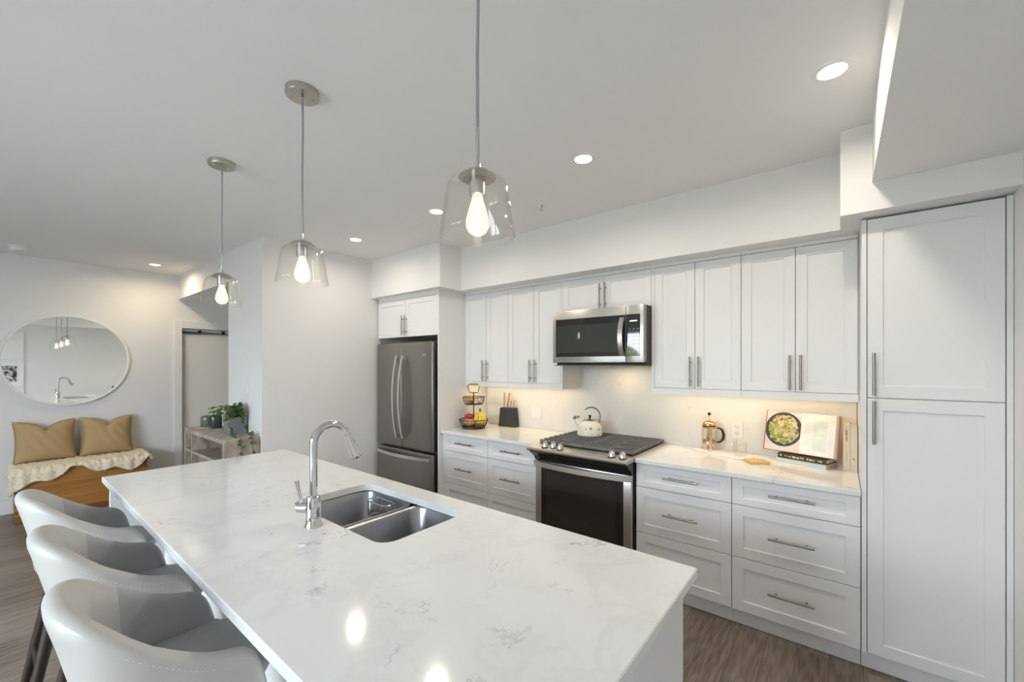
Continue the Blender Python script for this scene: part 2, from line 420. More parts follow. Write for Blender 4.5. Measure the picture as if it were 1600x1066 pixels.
# ------------------------------------------------------------------ mesh helper
class MB:
    def __init__(s):
        s.bm = bmesh.new()
    def _add(s, verts, faces):
        vs = [s.bm.verts.new(v) for v in verts]
        fs = []
        for f in faces:
            try:
                fs.append(s.bm.faces.new([vs[i] for i in f]))
            except ValueError:
                pass
        return vs, fs
    def box(s, x0, x1, y0, y1, z0, z1, bev=0.0, seg=2):
        vs, fs = s._add([(x, y, z) for x in (x0, x1) for y in (y0, y1) for z in (z0, z1)],
                        [(0, 1, 3, 2), (4, 6, 7, 5), (0, 4, 5, 1), (2, 3, 7, 6), (0, 2, 6, 4), (1, 5, 7, 3)])
        if bev:
            ed = list({e for f in fs for e in f.edges})
            bmesh.ops.bevel(s.bm, geom=ed, offset=bev, segments=seg, affect='EDGES', profile=0.5)
        return s
    def boxm(s, mat, sx, sy, sz, bev=0.0, seg=2):
        vs, fs = s._add([mat @ Vector((x * sx / 2, y * sy / 2, z * sz / 2)) for x in (-1, 1) for y in (-1, 1) for z in (-1, 1)],
                        [(0, 1, 3, 2), (4, 6, 7, 5), (0, 4, 5, 1), (2, 3, 7, 6), (0, 2, 6, 4), (1, 5, 7, 3)])
        if bev:
            ed = list({e for f in fs for e in f.edges})
            bmesh.ops.bevel(s.bm, geom=ed, offset=bev, segments=seg, affect='EDGES', profile=0.5)
        return s
    def prism(s, poly, axis, a0, a1, bev=0.0):
        n = len(poly)
        def P(p, a):
            if axis == 'X': return (a, p[0], p[1])
            if axis == 'Y': return (p[0], a, p[1])
            return (p[0], p[1], a)
        vs, fs = s._add([P(p, a0) for p in poly] + [P(p, a1) for p in poly],
               [tuple(range(n))[::-1], tuple(range(n, 2 * n))] + [(i, (i + 1) % n, n + (i + 1) % n, n + i) for i in range(n)])
        if bev:
            ed = list({e for f in fs[:2] for e in f.edges})
            bmesh.ops.bevel(s.bm, geom=ed, offset=bev, segments=2, affect='EDGES', profile=0.5)
        return s
    def lathe(s, prof, c=(0, 0, 0), n=32, closed=False, mat=None):
        mat = mat or Matrix.Translation(c)
        vs, rings = [], []
        for (r, z) in prof:
            if r <= 1e-6:
                v = s.bm.verts.new(mat @ Vector((0, 0, z))); rings.append([v])
            else:
                rings.append([s.bm.verts.new(mat @ Vector((r * math.cos(2 * PI * k / n), r * math.sin(2 * PI * k / n), z))) for k in range(n)])
        pairs = list(zip(rings, rings[1:]))
        if closed: pairs.append((rings[-1], rings[0]))
        for a, b in pairs:
            for k in range(n):
                k2 = (k + 1) % n
                if len(a) == 1 and len(b) == 1: continue
                if len(a) == 1: f = [a[0], b[k2], b[k]]
                elif len(b) == 1: f = [a[k], a[k2], b[0]]
                else: f = [a[k], a[k2], b[k2], b[k]]
                try: s.bm.faces.new(f)
                except ValueError: pass
        return s
    def tube(s, pts, r, n=10, cap=True, closed=False):
        pts = [Vector(p) for p in pts]
        rs = r if isinstance(r, (list, tuple)) else [r] * len(pts)
        up = None
        rings = []
        N_ = len(pts)
        for i, p in enumerate(pts):
            if closed: d = pts[(i + 1) % N_] - pts[i - 1]
            else: d = pts[min(i + 1, N_ - 1)] - pts[max(i - 1, 0)]
            d.normalize()
            if up is None:
                up = Vector((0, 0, 1)) if abs(d.z) < 0.9 else Vector((1, 0, 0))
            a = d.cross(up)
            if a.length < 1e-6: a = d.orthogonal()
            a.normalize()
            b = a.cross(d).normalized()
            up = b
            rings.append([s.bm.verts.new(p + (a * math.cos(2 * PI * k / n) + b * math.sin(2 * PI * k / n)) * rs[i]) for k in range(n)])
        pr = list(zip(rings, rings[1:]))
        if closed: pr.append((rings[-1], rings[0]))
        for A, B in pr:
            for k in range(n):
                s.bm.faces.new([A[k], A[(k + 1) % n], B[(k + 1) % n], B[k]])
        if cap and not closed:
            s.bm.faces.new(rings[0][::-1]); s.bm.faces.new(rings[-1])
        return s
    def cyl(s, p0, p1, r0, r1=None, n=20):
        return s.tube([p0, p1], [r0, r0 if r1 is None else r1], n)
    def ball(s, c, r, sx=1, sy=1, sz=1, n=14, rot=None):
        mat = Matrix.Translation(c) @ (rot or Matrix.Identity(4)) @ Matrix.Diagonal((sx, sy, sz, 1))
        m = n // 2 + 1
        return s.lathe([(r * math.sin(PI * i / m), -r * math.cos(PI * i / m)) if 0 < i < m else (0, -r if i == 0 else r) for i in range(m + 1)], n=n, mat=mat)
    def grid(s, fn, nu, nv, wrap_u=False):
        V = [[s.bm.verts.new(fn(i / (nu if wrap_u else nu - 1), j / (nv - 1))) for j in range(nv)] for i in range(nu)]
        for i in range(nu if wrap_u else nu - 1):
            for j in range(nv - 1):
                s.bm.faces.new([V[i][j], V[(i + 1) % nu][j], V[(i + 1) % nu][j + 1], V[i][j + 1]])
        return s
    def quad(s, a, b, c, d):
        s._add([a, b, c, d], [(0, 1, 2, 3)])
        return s
    def panel(s, x0, x1, z0, z1, yf, th=0.02, fw=0.055, fh=None, rec=0.007, ch=0.004):
        """shaker front facing -Y: flat border and a recessed middle with a small slope"""
        fh = fw if fh is None else fh
        def R(i, k, y): return [(x0 + i, y, z0 + k), (x1 - i, y, z0 + k), (x1 - i, y, z1 - k), (x0 + i, y, z1 - k)]
        rings = [R(0, 0, yf + th), R(0, 0, yf + 0.0015), R(0.0015, 0.0015, yf), R(fw, fh, yf), R(fw + ch, fh + ch, yf + rec)]
        vs = [[s.bm.verts.new(p) for p in r] for r in rings]
        for a, b in zip(vs, vs[1:]):
            for k in range(4):
                s.bm.faces.new([a[k], a[(k + 1) % 4], b[(k + 1) % 4], b[k]])
        s.bm.faces.new(vs[-1]); s.bm.faces.new(vs[0][::-1])
        return s
    def build(s, name, mat, parent=None, smooth=False, angle=35, offset=None, subsurf=0):
        if offset is not None:
            bmesh.ops.translate(s.bm, verts=s.bm.verts, vec=-Vector(offset))
        bmesh.ops.recalc_face_normals(s.bm, faces=s.bm.faces)
        me = bpy.data.meshes.new(name)
        s.bm.to_mesh(me); s.bm.free()
        if smooth:
            for p in me.polygons: p.use_smooth = True
            if angle < 180:
                me.set_sharp_from_angle(angle=math.radians(angle))
        mats = mat if isinstance(mat, list) else [mat]
        for m_ in mats: me.materials.append(M[m_] if isinstance(m_, str) else m_)
        o = bpy.data.objects.new(name, me)
        COL.objects.link(o)
        if parent is not None: o.parent = parent
        if subsurf:
            md = o.modifiers.new('smooth', 'SUBSURF'); md.levels = subsurf; md.render_levels = subsurf
        return o

def tag(o, label=None, cat=None, group=None, kind=None):
    if label: o['label'] = label
    if cat: o['category'] = cat
    if group: o['group'] = group
    if kind: o['kind'] = kind
    return o

class Thing:
    """an Empty at the base of a thing; part() meshes are given in world coordinates unless local=True"""
    def __init__(s, name, label, cat, loc, group=None, rz=0, kind=None):
        s.o = bpy.data.objects.new(name, None)
        s.o.empty_display_size = 0.05
        COL.objects.link(s.o)
        s.o.location = loc; s.o.rotation_euler = (0, 0, rz)
        tag(s.o, label, cat, group, kind)
        s.loc = Vector(loc)
    def part(s, name, mb, mat, parent=None, local=False, **k):
        return mb.build(name, mat, parent or s.o, offset=None if local else s.loc, **k)

def single(name, mb, mat, label, cat, group=None, loc=None, **k):
    o = mb.build(name, mat, offset=loc, **k)
    if loc is not None: o.location = loc
    return tag(o, label, cat, group)

def struct(name, mb, mat, parent=None, label=None, cat=None, **k):
    o = mb.build(name, mat, parent, **k)
    if parent is None:
        o['kind'] = 'structure'
        tag(o, label or name.replace('_', ' '), cat or name.split('_')[0])
    return o

def dup(root, loc, rz, label, group=None):
    r = root.copy(); COL.objects.link(r); r.location = loc; r.rotation_euler = (0, 0, rz)
    r['label'] = label
    if group: r['group'] = group
    for ch in list(root.children):
        c = ch.copy(); COL.objects.link(c); c.parent = r
        for g in ch.children:
            d = g.copy(); COL.objects.link(d); d.parent = c
    return r

# ------------------------------------------------------------------ key planes of the room
FL = 0.055            # floor
ZC = 2.602            # ceiling
XM = -4.76            # wall with the round mirror
XR = 2.155            # wall right of the pantry
YB = 0.62             # wall behind the cabinets
YF = -5.20            # window wall behind the camera
YW = -1.1586          # face of the dividing wall
XW = -2.226           # end of the dividing wall, beside the refrigerator
CT = 0.914            # worktops
ZS = 2.207            # underside of the bulkhead

# ------------------------------------------------------------------ the setting
struct('floor', MB().box(XM - 0.3, XR + 0.2, YF - 0.2, YB + 0.2, FL - 0.1, FL), 'floor', label='grey brown oak plank floor')
struct('ceiling', MB().box(XM - 0.3, XR + 0.2, YF - 0.2, YB + 0.2, ZC, ZC + 0.1), 'ceiling', label='pale flat painted ceiling')
mb = MB()
DY0, DY1, DZ = -1.125, -0.25, 1.968
mb.box(XM - 0.2, XM, YF - 0.2, DY0, FL, ZC); mb.box(XM - 0.2, XM, DY1, YB, FL, ZC); mb.box(XM - 0.2, XM, DY0, DY1, DZ, ZC)
struct('wall_left', mb, 'wall', label='white wall that carries the round mirror')
struct('wall_back', MB().box(XM - 0.2, XR + 0.2, YB, YB + 0.15, FL, ZC), 'wall', label='wall behind the kitchen cabinets')
struct('wall_right', MB().box(XR, XR + 0.15, YF - 0.2, YB, FL, ZC), 'wall', label='white wall right of the pantry cabinet')
struct('wall_middle', MB().box(-3.023, XW, YW, YB, FL, ZC), 'wall', label='white dividing wall left of the refrigerator')
# window wall behind the camera
WZ0, WZ1 = 0.12, 2.22
wins = [(-1.95, -0.55), (-0.35, 1.00)]
mb = MB()
xs = [XM] + [v for w in wins for v in w] + [XR]
for a, b in ((xs[0], xs[1]), (xs[2], xs[3]), (xs[4], xs[5])):
    mb.box(a, b, YF - 0.15, YF, FL, ZC)
for a, b in wins:
    mb.box(a, b, YF - 0.15, YF, FL, WZ0); mb.box(a, b, YF - 0.15, YF, WZ1, ZC)
struct('wall_front', mb, 'wall', label='wall with the tall windows behind the camera')
for i, (a, b) in enumerate(wins):
    f = MB()
    for u in (a + 0.03, (a + b) / 2, b - 0.03): f.box(u - 0.03, u + 0.03, YF - 0.10, YF - 0.04, WZ0, WZ1)
    for v in (WZ0 + 0.03, WZ1 - 0.03): f.box(a + 0.06, b - 0.06, YF - 0.098, YF - 0.042, v - 0.03, v + 0.03)
    wo = struct('window_%d' % (i + 1), f, 'trim', label='tall white framed window, %s of the pair' % ('left' if i == 0 else 'right'), cat='window')
    MB().box(a + 0.06, b - 0.06, YF - 0.072, YF - 0.068, WZ0 + 0.06, WZ1 - 0.06).build('pane', 'pane', wo)
# dropped ceiling and bulkheads
struct('trim_1', MB().box(XM, -3.023, YW, YB, 2.319, ZC), 'wall', label='dropped bulkhead over the passage beside the mirror')
struct('trim_2', MB().box(XW, -1.166, -0.1165, YB, ZS, ZC), 'wall', label='white bulkhead above the refrigerator cabinet')
struct('trim_3', MB().box(-1.166, 1.604, 0.144, YB, ZS, ZC), 'wall', label='long white bulkhead above the wall cabinets')
struct('trim_4', MB().box(1.604, XR, -0.107, YB, ZS, ZC), 'wall', label='white bulkhead above the pantry cabinet')
struct('trim_5', MB().box(1.7166, XR, YF, -0.107, 2.334, ZC), 'ceiling', label='dropped ceiling beam running over the right wall')
bb = MB().box(XM, XM + 0.014, YF, -1.205, FL, 0.20, 0.003)
struct('baseboard_left', bb, 'trim', label='white baseboard under the mirror wall')
struct('baseboard_right', MB().box(XR - 0.014, XR, YF, -0.02, FL, 0.20, 0.003), 'trim', label='white baseboard of the right wall')
struct('baseboard_middle', MB().box(XW, XW + 0.014, YW, -0.14, FL, 0.20, 0.003), 'trim', label='white baseboard along the end of the dividing wall')

# closet door in the mirror wall
c = MB()
c.box(XM, XM + 0.018, DY0 - 0.075, DY0, FL, DZ + 0.096, 0.002); c.box(XM, XM + 0.018, DY0, DY1 + 0.09, DZ, DZ + 0.096, 0.002); c.box(XM, XM + 0.018, DY1, DY1 + 0.09, FL, DZ, 0.002)
dr = struct('door_1', c, 'trim', label='white closet sliding door in a flat casing beside the mirror', cat='door')
MB().box(XM - 0.10, XM - 0.06, DY0 + 0.005, DY1 - 0.002, FL + 0.01, 1.905, 0.003).build('door_panel', 'door', dr)
c = MB().box(XM - 0.065, XM - 0.03, DY0, DY1, 1.935, 1.963)
c.build('rail', 'palegrey', dr)
for yy in (-0.935, -0.68):
    MB().box(XM - 0.055, XM - 0.012, yy - 0.016, yy + 0.016, 1.915, 1.955, 0.004).build('roller', 'black_m', dr)
MB().box(XM - 0.2, XM - 0.19, DY0, DY1, FL, DZ).build('closet_back', 'wall', dr)

# ------------------------------------------------------------------ cabinet helpers
def bar_handle(vertical, x, z, yf, length, r=0.006, standoff=0.03, inset=0.035):
    h = MB()
    y = yf - standoff
    if vertical:
        h.cyl((x, y, z - length / 2), (x, y, z + length / 2), r, n=12)
        for s in (-1, 1): h.cyl((x, yf + 0.002, z + s * (length / 2 - inset)), (x, y, z + s * (length / 2 - inset)), r * 0.75, n=10)
    else:
        h.cyl((x - length / 2, y, z), (x + length / 2, y, z), r, n=12)
        for s in (-1, 1): h.cyl((x + s * (length / 2 - inset), yf + 0.002, z), (x + s * (length / 2 - inset), y, z), r * 0.75, n=10)
    return h

G1, G2, G3 = 0.7343, 0.4431, 0.149
def base_cabinet(x0, x1, label, fill_left=0, fill_right=0):
    t = Thing('base_cabinet', label, 'cabinet', ((x0 + x1) / 2, 0.3, FL), 'drawer base cabinets under the worktops')
    b = MB().box(x0 + 0.001, x1 - 0.001, 0.021, 0.6, G3 - 0.002, 0.884)
    t.part('body', b, 'cab')
    t.part('plinth', MB().box(x0 + 0.001, x1 - 0.001, 0.045, 0.062, FL, G3 - 0.002), 'cab')
    g = 0.0018
    a0, a1 = x0 + g + fill_left, x1 - g - fill_right
    if fill_left: t.part('filler', MB().box(x0 + 0.001, x0 + fill_left - 0.001, 0.002, 0.021, G3, 0.88), 'cab')
    if fill_right: t.part('filler', MB().box(x1 - fill_right + 0.001, x1 - 0.001, 0.002, 0.021, G3, 0.88), 'cab')
    for z0, z1, fh, hz in ((G1 + g, 0.879, 0.038, 0.816), (G2 + g, G1 - g, 0.055, 0.590), (G3, G2 - g, 0.055, 0.298)):
        d = t.part('drawer', MB().panel(a0, a1, z0, z1, 0.0, fw=0.055, fh=fh), 'cab')
        t.part('handle', bar_handle(False, (a0 + a1) / 2, hz, 0.0, 0.20), 'handle', d, smooth=True)
    return t
XL, XLM, XLR = -1.2575, -0.7047, -0.1892
XA, XB, XC = 0.5758, 1.1282, 1.6815
base_cabinet(XL, XLM, 'white three drawer base cabinet beside the refrigerator panel', fill_left=0.018)
base_cabinet(XLM, XLR, 'white three drawer base cabinet directly left of the range')
base_cabinet(XA, XB, 'white three drawer base cabinet directly right of the range')
base_cabinet(XB, XC, 'white three drawer base cabinet beside the pantry cabinet')

single('worktop', MB().box(XL + 0.001, XLR - 0.001, -0.025, 0.6, 0.886, CT, 0.003), 'quartz', 'white quartz worktop between refrigerator panel and range', 'worktop', loc=(-0.72, 0.3, 0.886))
single('worktop', MB().box(XA + 0.001, XC - 0.0005, -0.025, 0.6, 0.886, CT, 0.003), 'quartz', 'white quartz worktop right of the range holding the coffee press and books', 'worktop', loc=(1.13, 0.3, 0.886))
single('backsplash', MB().box(XL + 0.001, XC - 0.001, 0.602, 0.618, 0.80, 1.93), 'splash', 'pale veined stone backsplash behind the range and worktops', 'backsplash', loc=(0.2, 0.61, 0.80))

def wall_cabinet(x0, x1, z0, z1, label, hz, hl, splits=None, rail=True, dfl=0.0, dfr=0.0, hoff=0.026):
    t = Thing('wall_cabinet', label, 'cabinet', ((x0 + x1) / 2, 0.45, z0), 'two door wall cabinets')
    zb = 1.312 if rail else z0
    t.part('body', MB().box(x0 + 0.001, x1 - 0.001, 0.306, 0.600, z0 - (0.006 if rail else 0), 2.186), 'cab')
    t.part('filler', MB().box(x0 + 0.001, x1 - 0.001, 0.289, 0.304, 2.187, ZS), 'cab')
    if rail:
        t.part('light_rail', MB().box(x0 + 0.001, x1 - 0.001, 0.287, 0.304, zb, z0 - 0.002), 'cab')
    for side, w in ((0, dfl), (1, dfr)):
        if w:
            xa, xb = (x0 + 0.0005, x0 + w) if side == 0 else (x1 - w, x1 - 0.0005)
            t.part('end_panel', MB().box(xa, xb, 0.286, 0.600, zb, 2.1865), 'cab')
    g = 0.0016
    a, b = x0 + dfl, x1 - dfr
    m = splits or (a + b) / 2
    for (u, v, hx) in ((a + g, m - g, m - hoff), (m + g, b - g, m + hoff)):
        d = t.part('door', MB().panel(u, v, z0, z1, 0.285, fw=0.052), 'cab')
        t.part('handle', bar_handle(True, hx, hz, 0.285, hl), 'handle', d, smooth=True)
    return t
UB, UT = 1.356, 2.183
wall_cabinet(-1.2575, -0.716, UB, UT, 'white two door wall cabinet beside the tall refrigerator panel', 1.46, 0.19, dfl=0.012)
wall_cabinet(-0.716, -0.149, UB, UT, 'white two door wall cabinet directly left of the microwave', 1.46, 0.19, dfr=0.016, splits=-0.436)
wall_cabinet(-0.149, 0.574, 1.926, UT, 'small white two door wall cabinet above the microwave', 2.03, 0.19, rail=False, splits=0.21, hoff=0.022)
wall_cabinet(0.574, 1.1277, UB, UT, 'white two door wall cabinet directly right of the microwave', 1.467, 0.195, dfl=0.02, splits=0.8598)
wall_cabinet(1.1277, 1.6815, UB, UT, 'white two door wall cabinet beside the pantry cabinet', 1.467, 0.2, splits=1.4034, dfr=0.003)

# warm LED strips under the wall cabinets
WARM = (1.0, 0.70, 0.35)
area('cabinet_strip_light', (-0.70, 0.42, 1.345), (0, 0, 0), 1.0, 0.05, 1.7, WARM)
area('cabinet_strip_light', (1.12, 0.42, 1.345), (0, 0, 0), 1.0, 0.05, 1.7, WARM)

# pantry
t = Thing('pantry_cabinet', 'tall white pantry cabinet with two long doors at the right wall', 'cabinet', (1.92, 0.3, FL))
t.part('body', MB().box(1.7035, 2.134, 0.021, 0.6, G3 - 0.002, 2.2), 'cab')
t.part('plinth', MB().box(1.6835, XR - 0.002, 0.045, 0.062, FL, G3 - 0.002), 'cab')
t.part('side_panel', MB().box(1.6835, 1.7015, -0.003, 0.6, G3 - 0.002, 2.198), 'cab')
t.part('side_panel', MB().box(2.1355, XR - 0.002, -0.003, 0.6, G3 - 0.002, 2.2), 'cab')
for z0, z1, hz in ((1.3565, 2.196, 1.466), (G3, 1.3525, 1.241)):
    d = t.part('door', MB().panel(1.7045, 2.1325, z0, z1, 0.0, fw=0.055), 'cab')
    t.part('handle', bar_handle(True, 1.7265, hz, 0.0, 0.20), 'handle', d, smooth=True)

# refrigerator surround
t = Thing('refrigerator_cabinet', 'white two door cabinet above the refrigerator with its tall side panel', 'cabinet', (-1.74, 0.3, FL))
t.part('body', MB().box(XW + 0.016, -1.277, -0.022, 0.6, 1.79, 2.186), 'cab')
t.part('filler', MB().box(XW + 0.016, -1.277, -0.04, -0.024, 2.1625, ZS), 'cab')
t.part('side_panel', MB().box(-1.275, -1.259, -0.045, 0.6, FL, ZS), 'cab')
for (u, v, hx) in ((XW + 0.018, -1.7525, -1.777), (-1.7495, -1.277, -1.728)):
    d = t.part('door', MB().panel(u, v, 1.79, 2.160, -0.045, fw=0.05), 'cab')
    t.part('handle', bar_handle(True, hx, 1.902, -0.045, 0.195), 'handle', d, smooth=True)

# refrigerator
t = Thing('refrigerator', 'dark stainless french door refrigerator with bottom freezer drawer', 'refrigerator', (-1.75, 0.3, FL))
RF = -0.08
t.part('body', MB().box(-2.17, -1.315, RF + 0.065, 0.58, FL + 0.03, 1.715, 0.004), 'fridge_side')
for (u, v, s) in ((-2.178, -1.7695, -1), (-1.7645, -1.308, 1)):
    d = t.part('door', MB().box(u, v, RF, RF + 0.06, 0.708, 1.730, 0.008, 3), 'fridge', smooth=True)
    xh = -1.7675 + s * 0.047
    pts = [Vector((xh, RF - 0.020 - 0.05 * math.sin(PI * k / 16) ** 0.8, 0.80 + 0.80 * k / 16)) for k in range(17)]
    h = MB()
    for a, b in zip(pts, pts[1:]):
        dv = (b - a)
        mt = Matrix.Translation((a + b) / 2) @ dv.to_track_quat('Z', 'Y').to_matrix().to_4x4()
        h.boxm(mt, 0.026, 0.014, dv.length * 1.12)
    for zz in (0.815, 1.585): h.box(xh - 0.011, xh + 0.011, RF - 0.024, RF + 0.002, zz - 0.02, zz + 0.02, 0.003)
    t.part('handle', h, 'fr_handle', d)
d = t.part('freezer_drawer', MB().box(-2.178, -1.308, RF, RF + 0.06, FL + 0.06, 0.685, 0.008, 3), 'fridge', smooth=True)
pts = [Vector((-2.15 + 0.81 * k / 16, RF - 0.016 - 0.05 * math.sin(PI * k / 16) ** 0.8, 0.640)) for k in range(17)]
h = MB()
for a, b in zip(pts, pts[1:]):
    dv = b - a
    mt = Matrix.Translation((a + b) / 2) @ dv.to_track_quat('X', 'Z').to_matrix().to_4x4()
    h.boxm(mt, dv.length * 1.12, 0.014, 0.03)
for xx in (-2.135, -1.355): h.box(xx - 0.02, xx + 0.02, RF - 0.02, RF + 0.002, 0.628, 0.652, 0.003)
t.part('handle', h, 'fr_handle', d)
lg = MB()
for k in (-0.016, 0.0, 0.016): lg.tube([(-1.42 + k + 0.010 * math.cos(a * PI / 8), RF - 0.0012, 1.607 + 0.008 * math.sin(a * PI / 8)) for a in range(16)], 0.0012, 6, closed=True)
t.part('badge', lg, 'fr_handle')
t.part('plinth', MB().box(-2.16, -1.325, RF + 0.05, 0.5, FL, FL + 0.05), 'fridge_side')

# ------------------------------------------------------------------ microwave
t = Thing('microwave', 'stainless over the range microwave with dark window and control panel', 'microwave', (0.21, 0.4, 1.51))
x0, x1, mf = -0.1055, 0.6165, 0.15
t.part('body', MB().box(-0.147, 0.573, mf + 0.05, 0.598, 1.512, 1.922, 0.003), 'black_m')
mb = MB()
mb.box(-0.147, 0.572, mf + 0.012, mf + 0.05, 1.530, 1.921, 0.003)
t.part('side_trim', mb, 'fridge')
DXR = 0.449
d = t.part('door', MB().box(-0.147, DXR - 0.002, mf - 0.012, mf + 0.011, 1.528, 1.921, 0.004), 'steel_h', smooth=True)
t.part('window', MB().box(-0.118, DXR - 0.004, mf - 0.0145, mf - 0.010, 1.572, 1.858, 0.001), 'dglass', d)
t.part('inner_window', MB().box(-0.108, DXR - 0.055, mf - 0.0155, mf - 0.012, 1.600, 1.808, 0.001), 'inner_glass', d)
h = MB()
pts = [Vector((DXR - 0.024, mf - 0.018 - 0.04 * math.sin(PI * k / 12) ** 0.8, 1.575 + 0.262 * k / 12)) for k in range(13)]
for a, b in zip(pts, pts[1:]):
    dv = b - a
    mt = Matrix.Translation((a + b) / 2) @ dv.to_track_quat('Z', 'Y').to_matrix().to_4x4()
    h.boxm(mt, 0.034, 0.010, dv.length * 1.1)
t.part('handle', h, 'steel', d)
t.part('logo_mark', MB().tube([(0.15 + 0.011 * math.cos(a * PI / 8), mf - 0.0125, 1.888 + 0.008 * math.sin(a * PI / 8)) for a in range(16)], 0.001, 6, closed=True), 'fr_handle', d)
cp = t.part('control_panel', MB().box(DXR + 0.001, 0.572, mf - 0.012, mf + 0.011, 1.528, 1.921, 0.004), 'steel_h', smooth=True)
t.part('keypad', MB().box(DXR + 0.003, 0.550, mf - 0.0145, mf - 0.010, 1.572, 1.858, 0.002), 'dglass', cp)
t.part('display', MB().box(DXR + 0.028, 0.530, mf - 0.0155, mf - 0.014, 1.808, 1.816), 'display', cp)
for r_ in range(7):
    for c_ in range(3):
        t.part('key', MB().box(DXR + 0.022 + c_ * 0.028, DXR + 0.036 + c_ * 0.028, mf - 0.0153, mf - 0.014, 1.60 + r_ * 0.026, 1.6035 + r_ * 0.026), 'print', cp)
t.part('vent_base', MB().box(-0.14, 0.566, mf, 0.55, 1.505, 1.5115), 'fridge_side')
area('microwave_lamp', (0.28, 0.42, 1.503), (0, 0, 0), 0.10, 0.05, 0.7, WARM)

# ------------------------------------------------------------------ range
t = Thing('range', 'slide in gas range with stainless trim and black glass oven door', 'stove', (0.193, 0.25, FL))
rx0, rx1 = -0.186, 0.572
t.part('body', MB().box(rx0, rx1, 0.0, 0.598, FL + 0.02, 0.888), 'black_m')
# stainless top deck with the sloped control strip at the front
pr = [(-0.145, 0.890), (-0.150, 0.902), (-0.143, 0.914), (-0.02, 0.924), (0.598, 0.924), (0.598, 0.9), (-0.02, 0.889)]
t.part('cooktop', MB().prism(pr, 'X', rx0 - 0.004, rx1 + 0.002, 0.002), 'steel_h')
t.part('burner_tray', MB().box(rx0 + 0.02, rx1 - 0.02, -0.01, 0.585, 0.924, 0.9265), 'enamel')
pr = [(-0.135, 0.8895), (-0.012, 0.888), (-0.012, 0.80), (-0.045, 0.805), (-0.062, 0.835), (-0.115, 0.872)]
t.part('control_panel', MB().prism(pr, 'X', rx0 + 0.004, rx1 - 0.004, 0.0015), 'black')
d = t.part('oven_door', MB().box(rx0 + 0.008, rx1 - 0.008, -0.050, -0.004, 0.245, 0.803, 0.004), 'steel', smooth=True)
t.part('window', MB().box(rx0 + 0.060, rx1 - 0.060, -0.0525, -0.048, 0.275, 0.768, 0.001), 'oglass', d)
t.part('inner_window', MB().box(rx0 + 0.105, rx1 - 0.105, -0.0535, -0.050, 0.35, 0.735, 0.001), 'oven_inner', d)
h = MB()
pts = [Vector((rx0 + 0.008 + (rx1 - rx0 - 0.016) * k / 16, -0.062 - 0.045 * math.sin(PI * k / 16) ** 0.7, 0.785)) for k in range(17)]
for a, b in zip(pts, pts[1:]):
    dv = b - a
    mt = Matrix.Translation((a + b) / 2) @ dv.to_track_quat('X', 'Z').to_matrix().to_4x4()
    h.boxm(mt, dv.length * 1.1, 0.014, 0.036)
for xx in (rx0 + 0.02, rx1 - 0.02): h.box(xx - 0.012, xx + 0.012, -0.066, -0.045, 0.770, 0.800, 0.002)
t.part('handle', h, 'fr_handle', d)
d = t.part('storage_drawer', MB().box(rx0 + 0.008, rx1 - 0.008, -0.048, -0.004, FL + 0.03, 0.237, 0.004), 'steel', smooth=True)
for kx, ky in ((-0.062, -0.096), (-0.002, -0.082), (0.066, -0.098), (0.452, -0.092), (0.525, -0.092)):
    zk = 0.914 + (ky + 0.143) * (0.010 / 0.123)
    k_ = t.part('knob', MB().lathe([(0, 0), (0.020, 0), (0.022, 0.004), (0.021, 0.010), (0.019, 0.030), (0.016, 0.034), (0, 0.034)], (kx, ky, zk), 20), 'fr_handle', smooth=True)
    t.part('knob_ring', MB().lathe([(0, 0.0005), (0.026, 0.0005), (0.025, 0.003), (0, 0.003)], (kx, ky, zk), 20), 'black', k_)
    t.part('knob_grip', MB().box(kx - 0.0045, kx + 0.0045, ky - 0.02, ky + 0.02, zk + 0.026, zk + 0.042, 0.002), 'fr_handle', k_)
t.part('display', MB().boxm(Matrix.Translation((0.26, -0.083, 0.9195)) @ Matrix.Rotation(math.atan(0.08), 4, 'X'), 0.19, 0.055, 0.002), 'steel', None)
# burners
for bx, by, br in ((-0.02, 0.15, 0.05), (-0.02, 0.42, 0.042), (0.193, 0.29, 0.045), (0.41, 0.15, 0.05), (0.41, 0.42, 0.038)):
    t.part('burner', MB().lathe([(0, 0), (br, 0), (br, 0.008), (br * 0.8, 0.010), (br * 0.78, 0.016), (0, 0.018)], (bx, by, 0.9265), 24), 'iron', smooth=True)
zt = 0.950
for (g0, g1) in ((rx0 + 0.012, 0.1915), (0.1945, rx1 - 0.012)):
    g = MB()
    for yy in (0.005, 0.575): g.box(g0, g1, yy - 0.007, yy + 0.007, 0.930, zt, 0.002)
    for xx in (g0 + 0.006, g1 - 0.006, (g0 + g1) / 2): g.box(xx - 0.006, xx + 0.006, 0.005, 0.575, 0.930, zt - 0.003, 0.002)
    for k in range(1, 8):
        yy = 0.005 + 0.57 * k / 8
        g.box(g0 - 0.004, g1 + (0.0 if g0 < 0.1 else 0.004), yy - 0.006, yy + 0.006, 0.937, zt, 0.0015)
    for xx in (g0 + 0.01, g1 - 0.01):
        for yy in (0.02, 0.56): g.box(xx - 0.006, xx + 0.006, yy - 0.006, yy + 0.006, 0.926, 0.935)
    t.part('grate', g, 'iron')

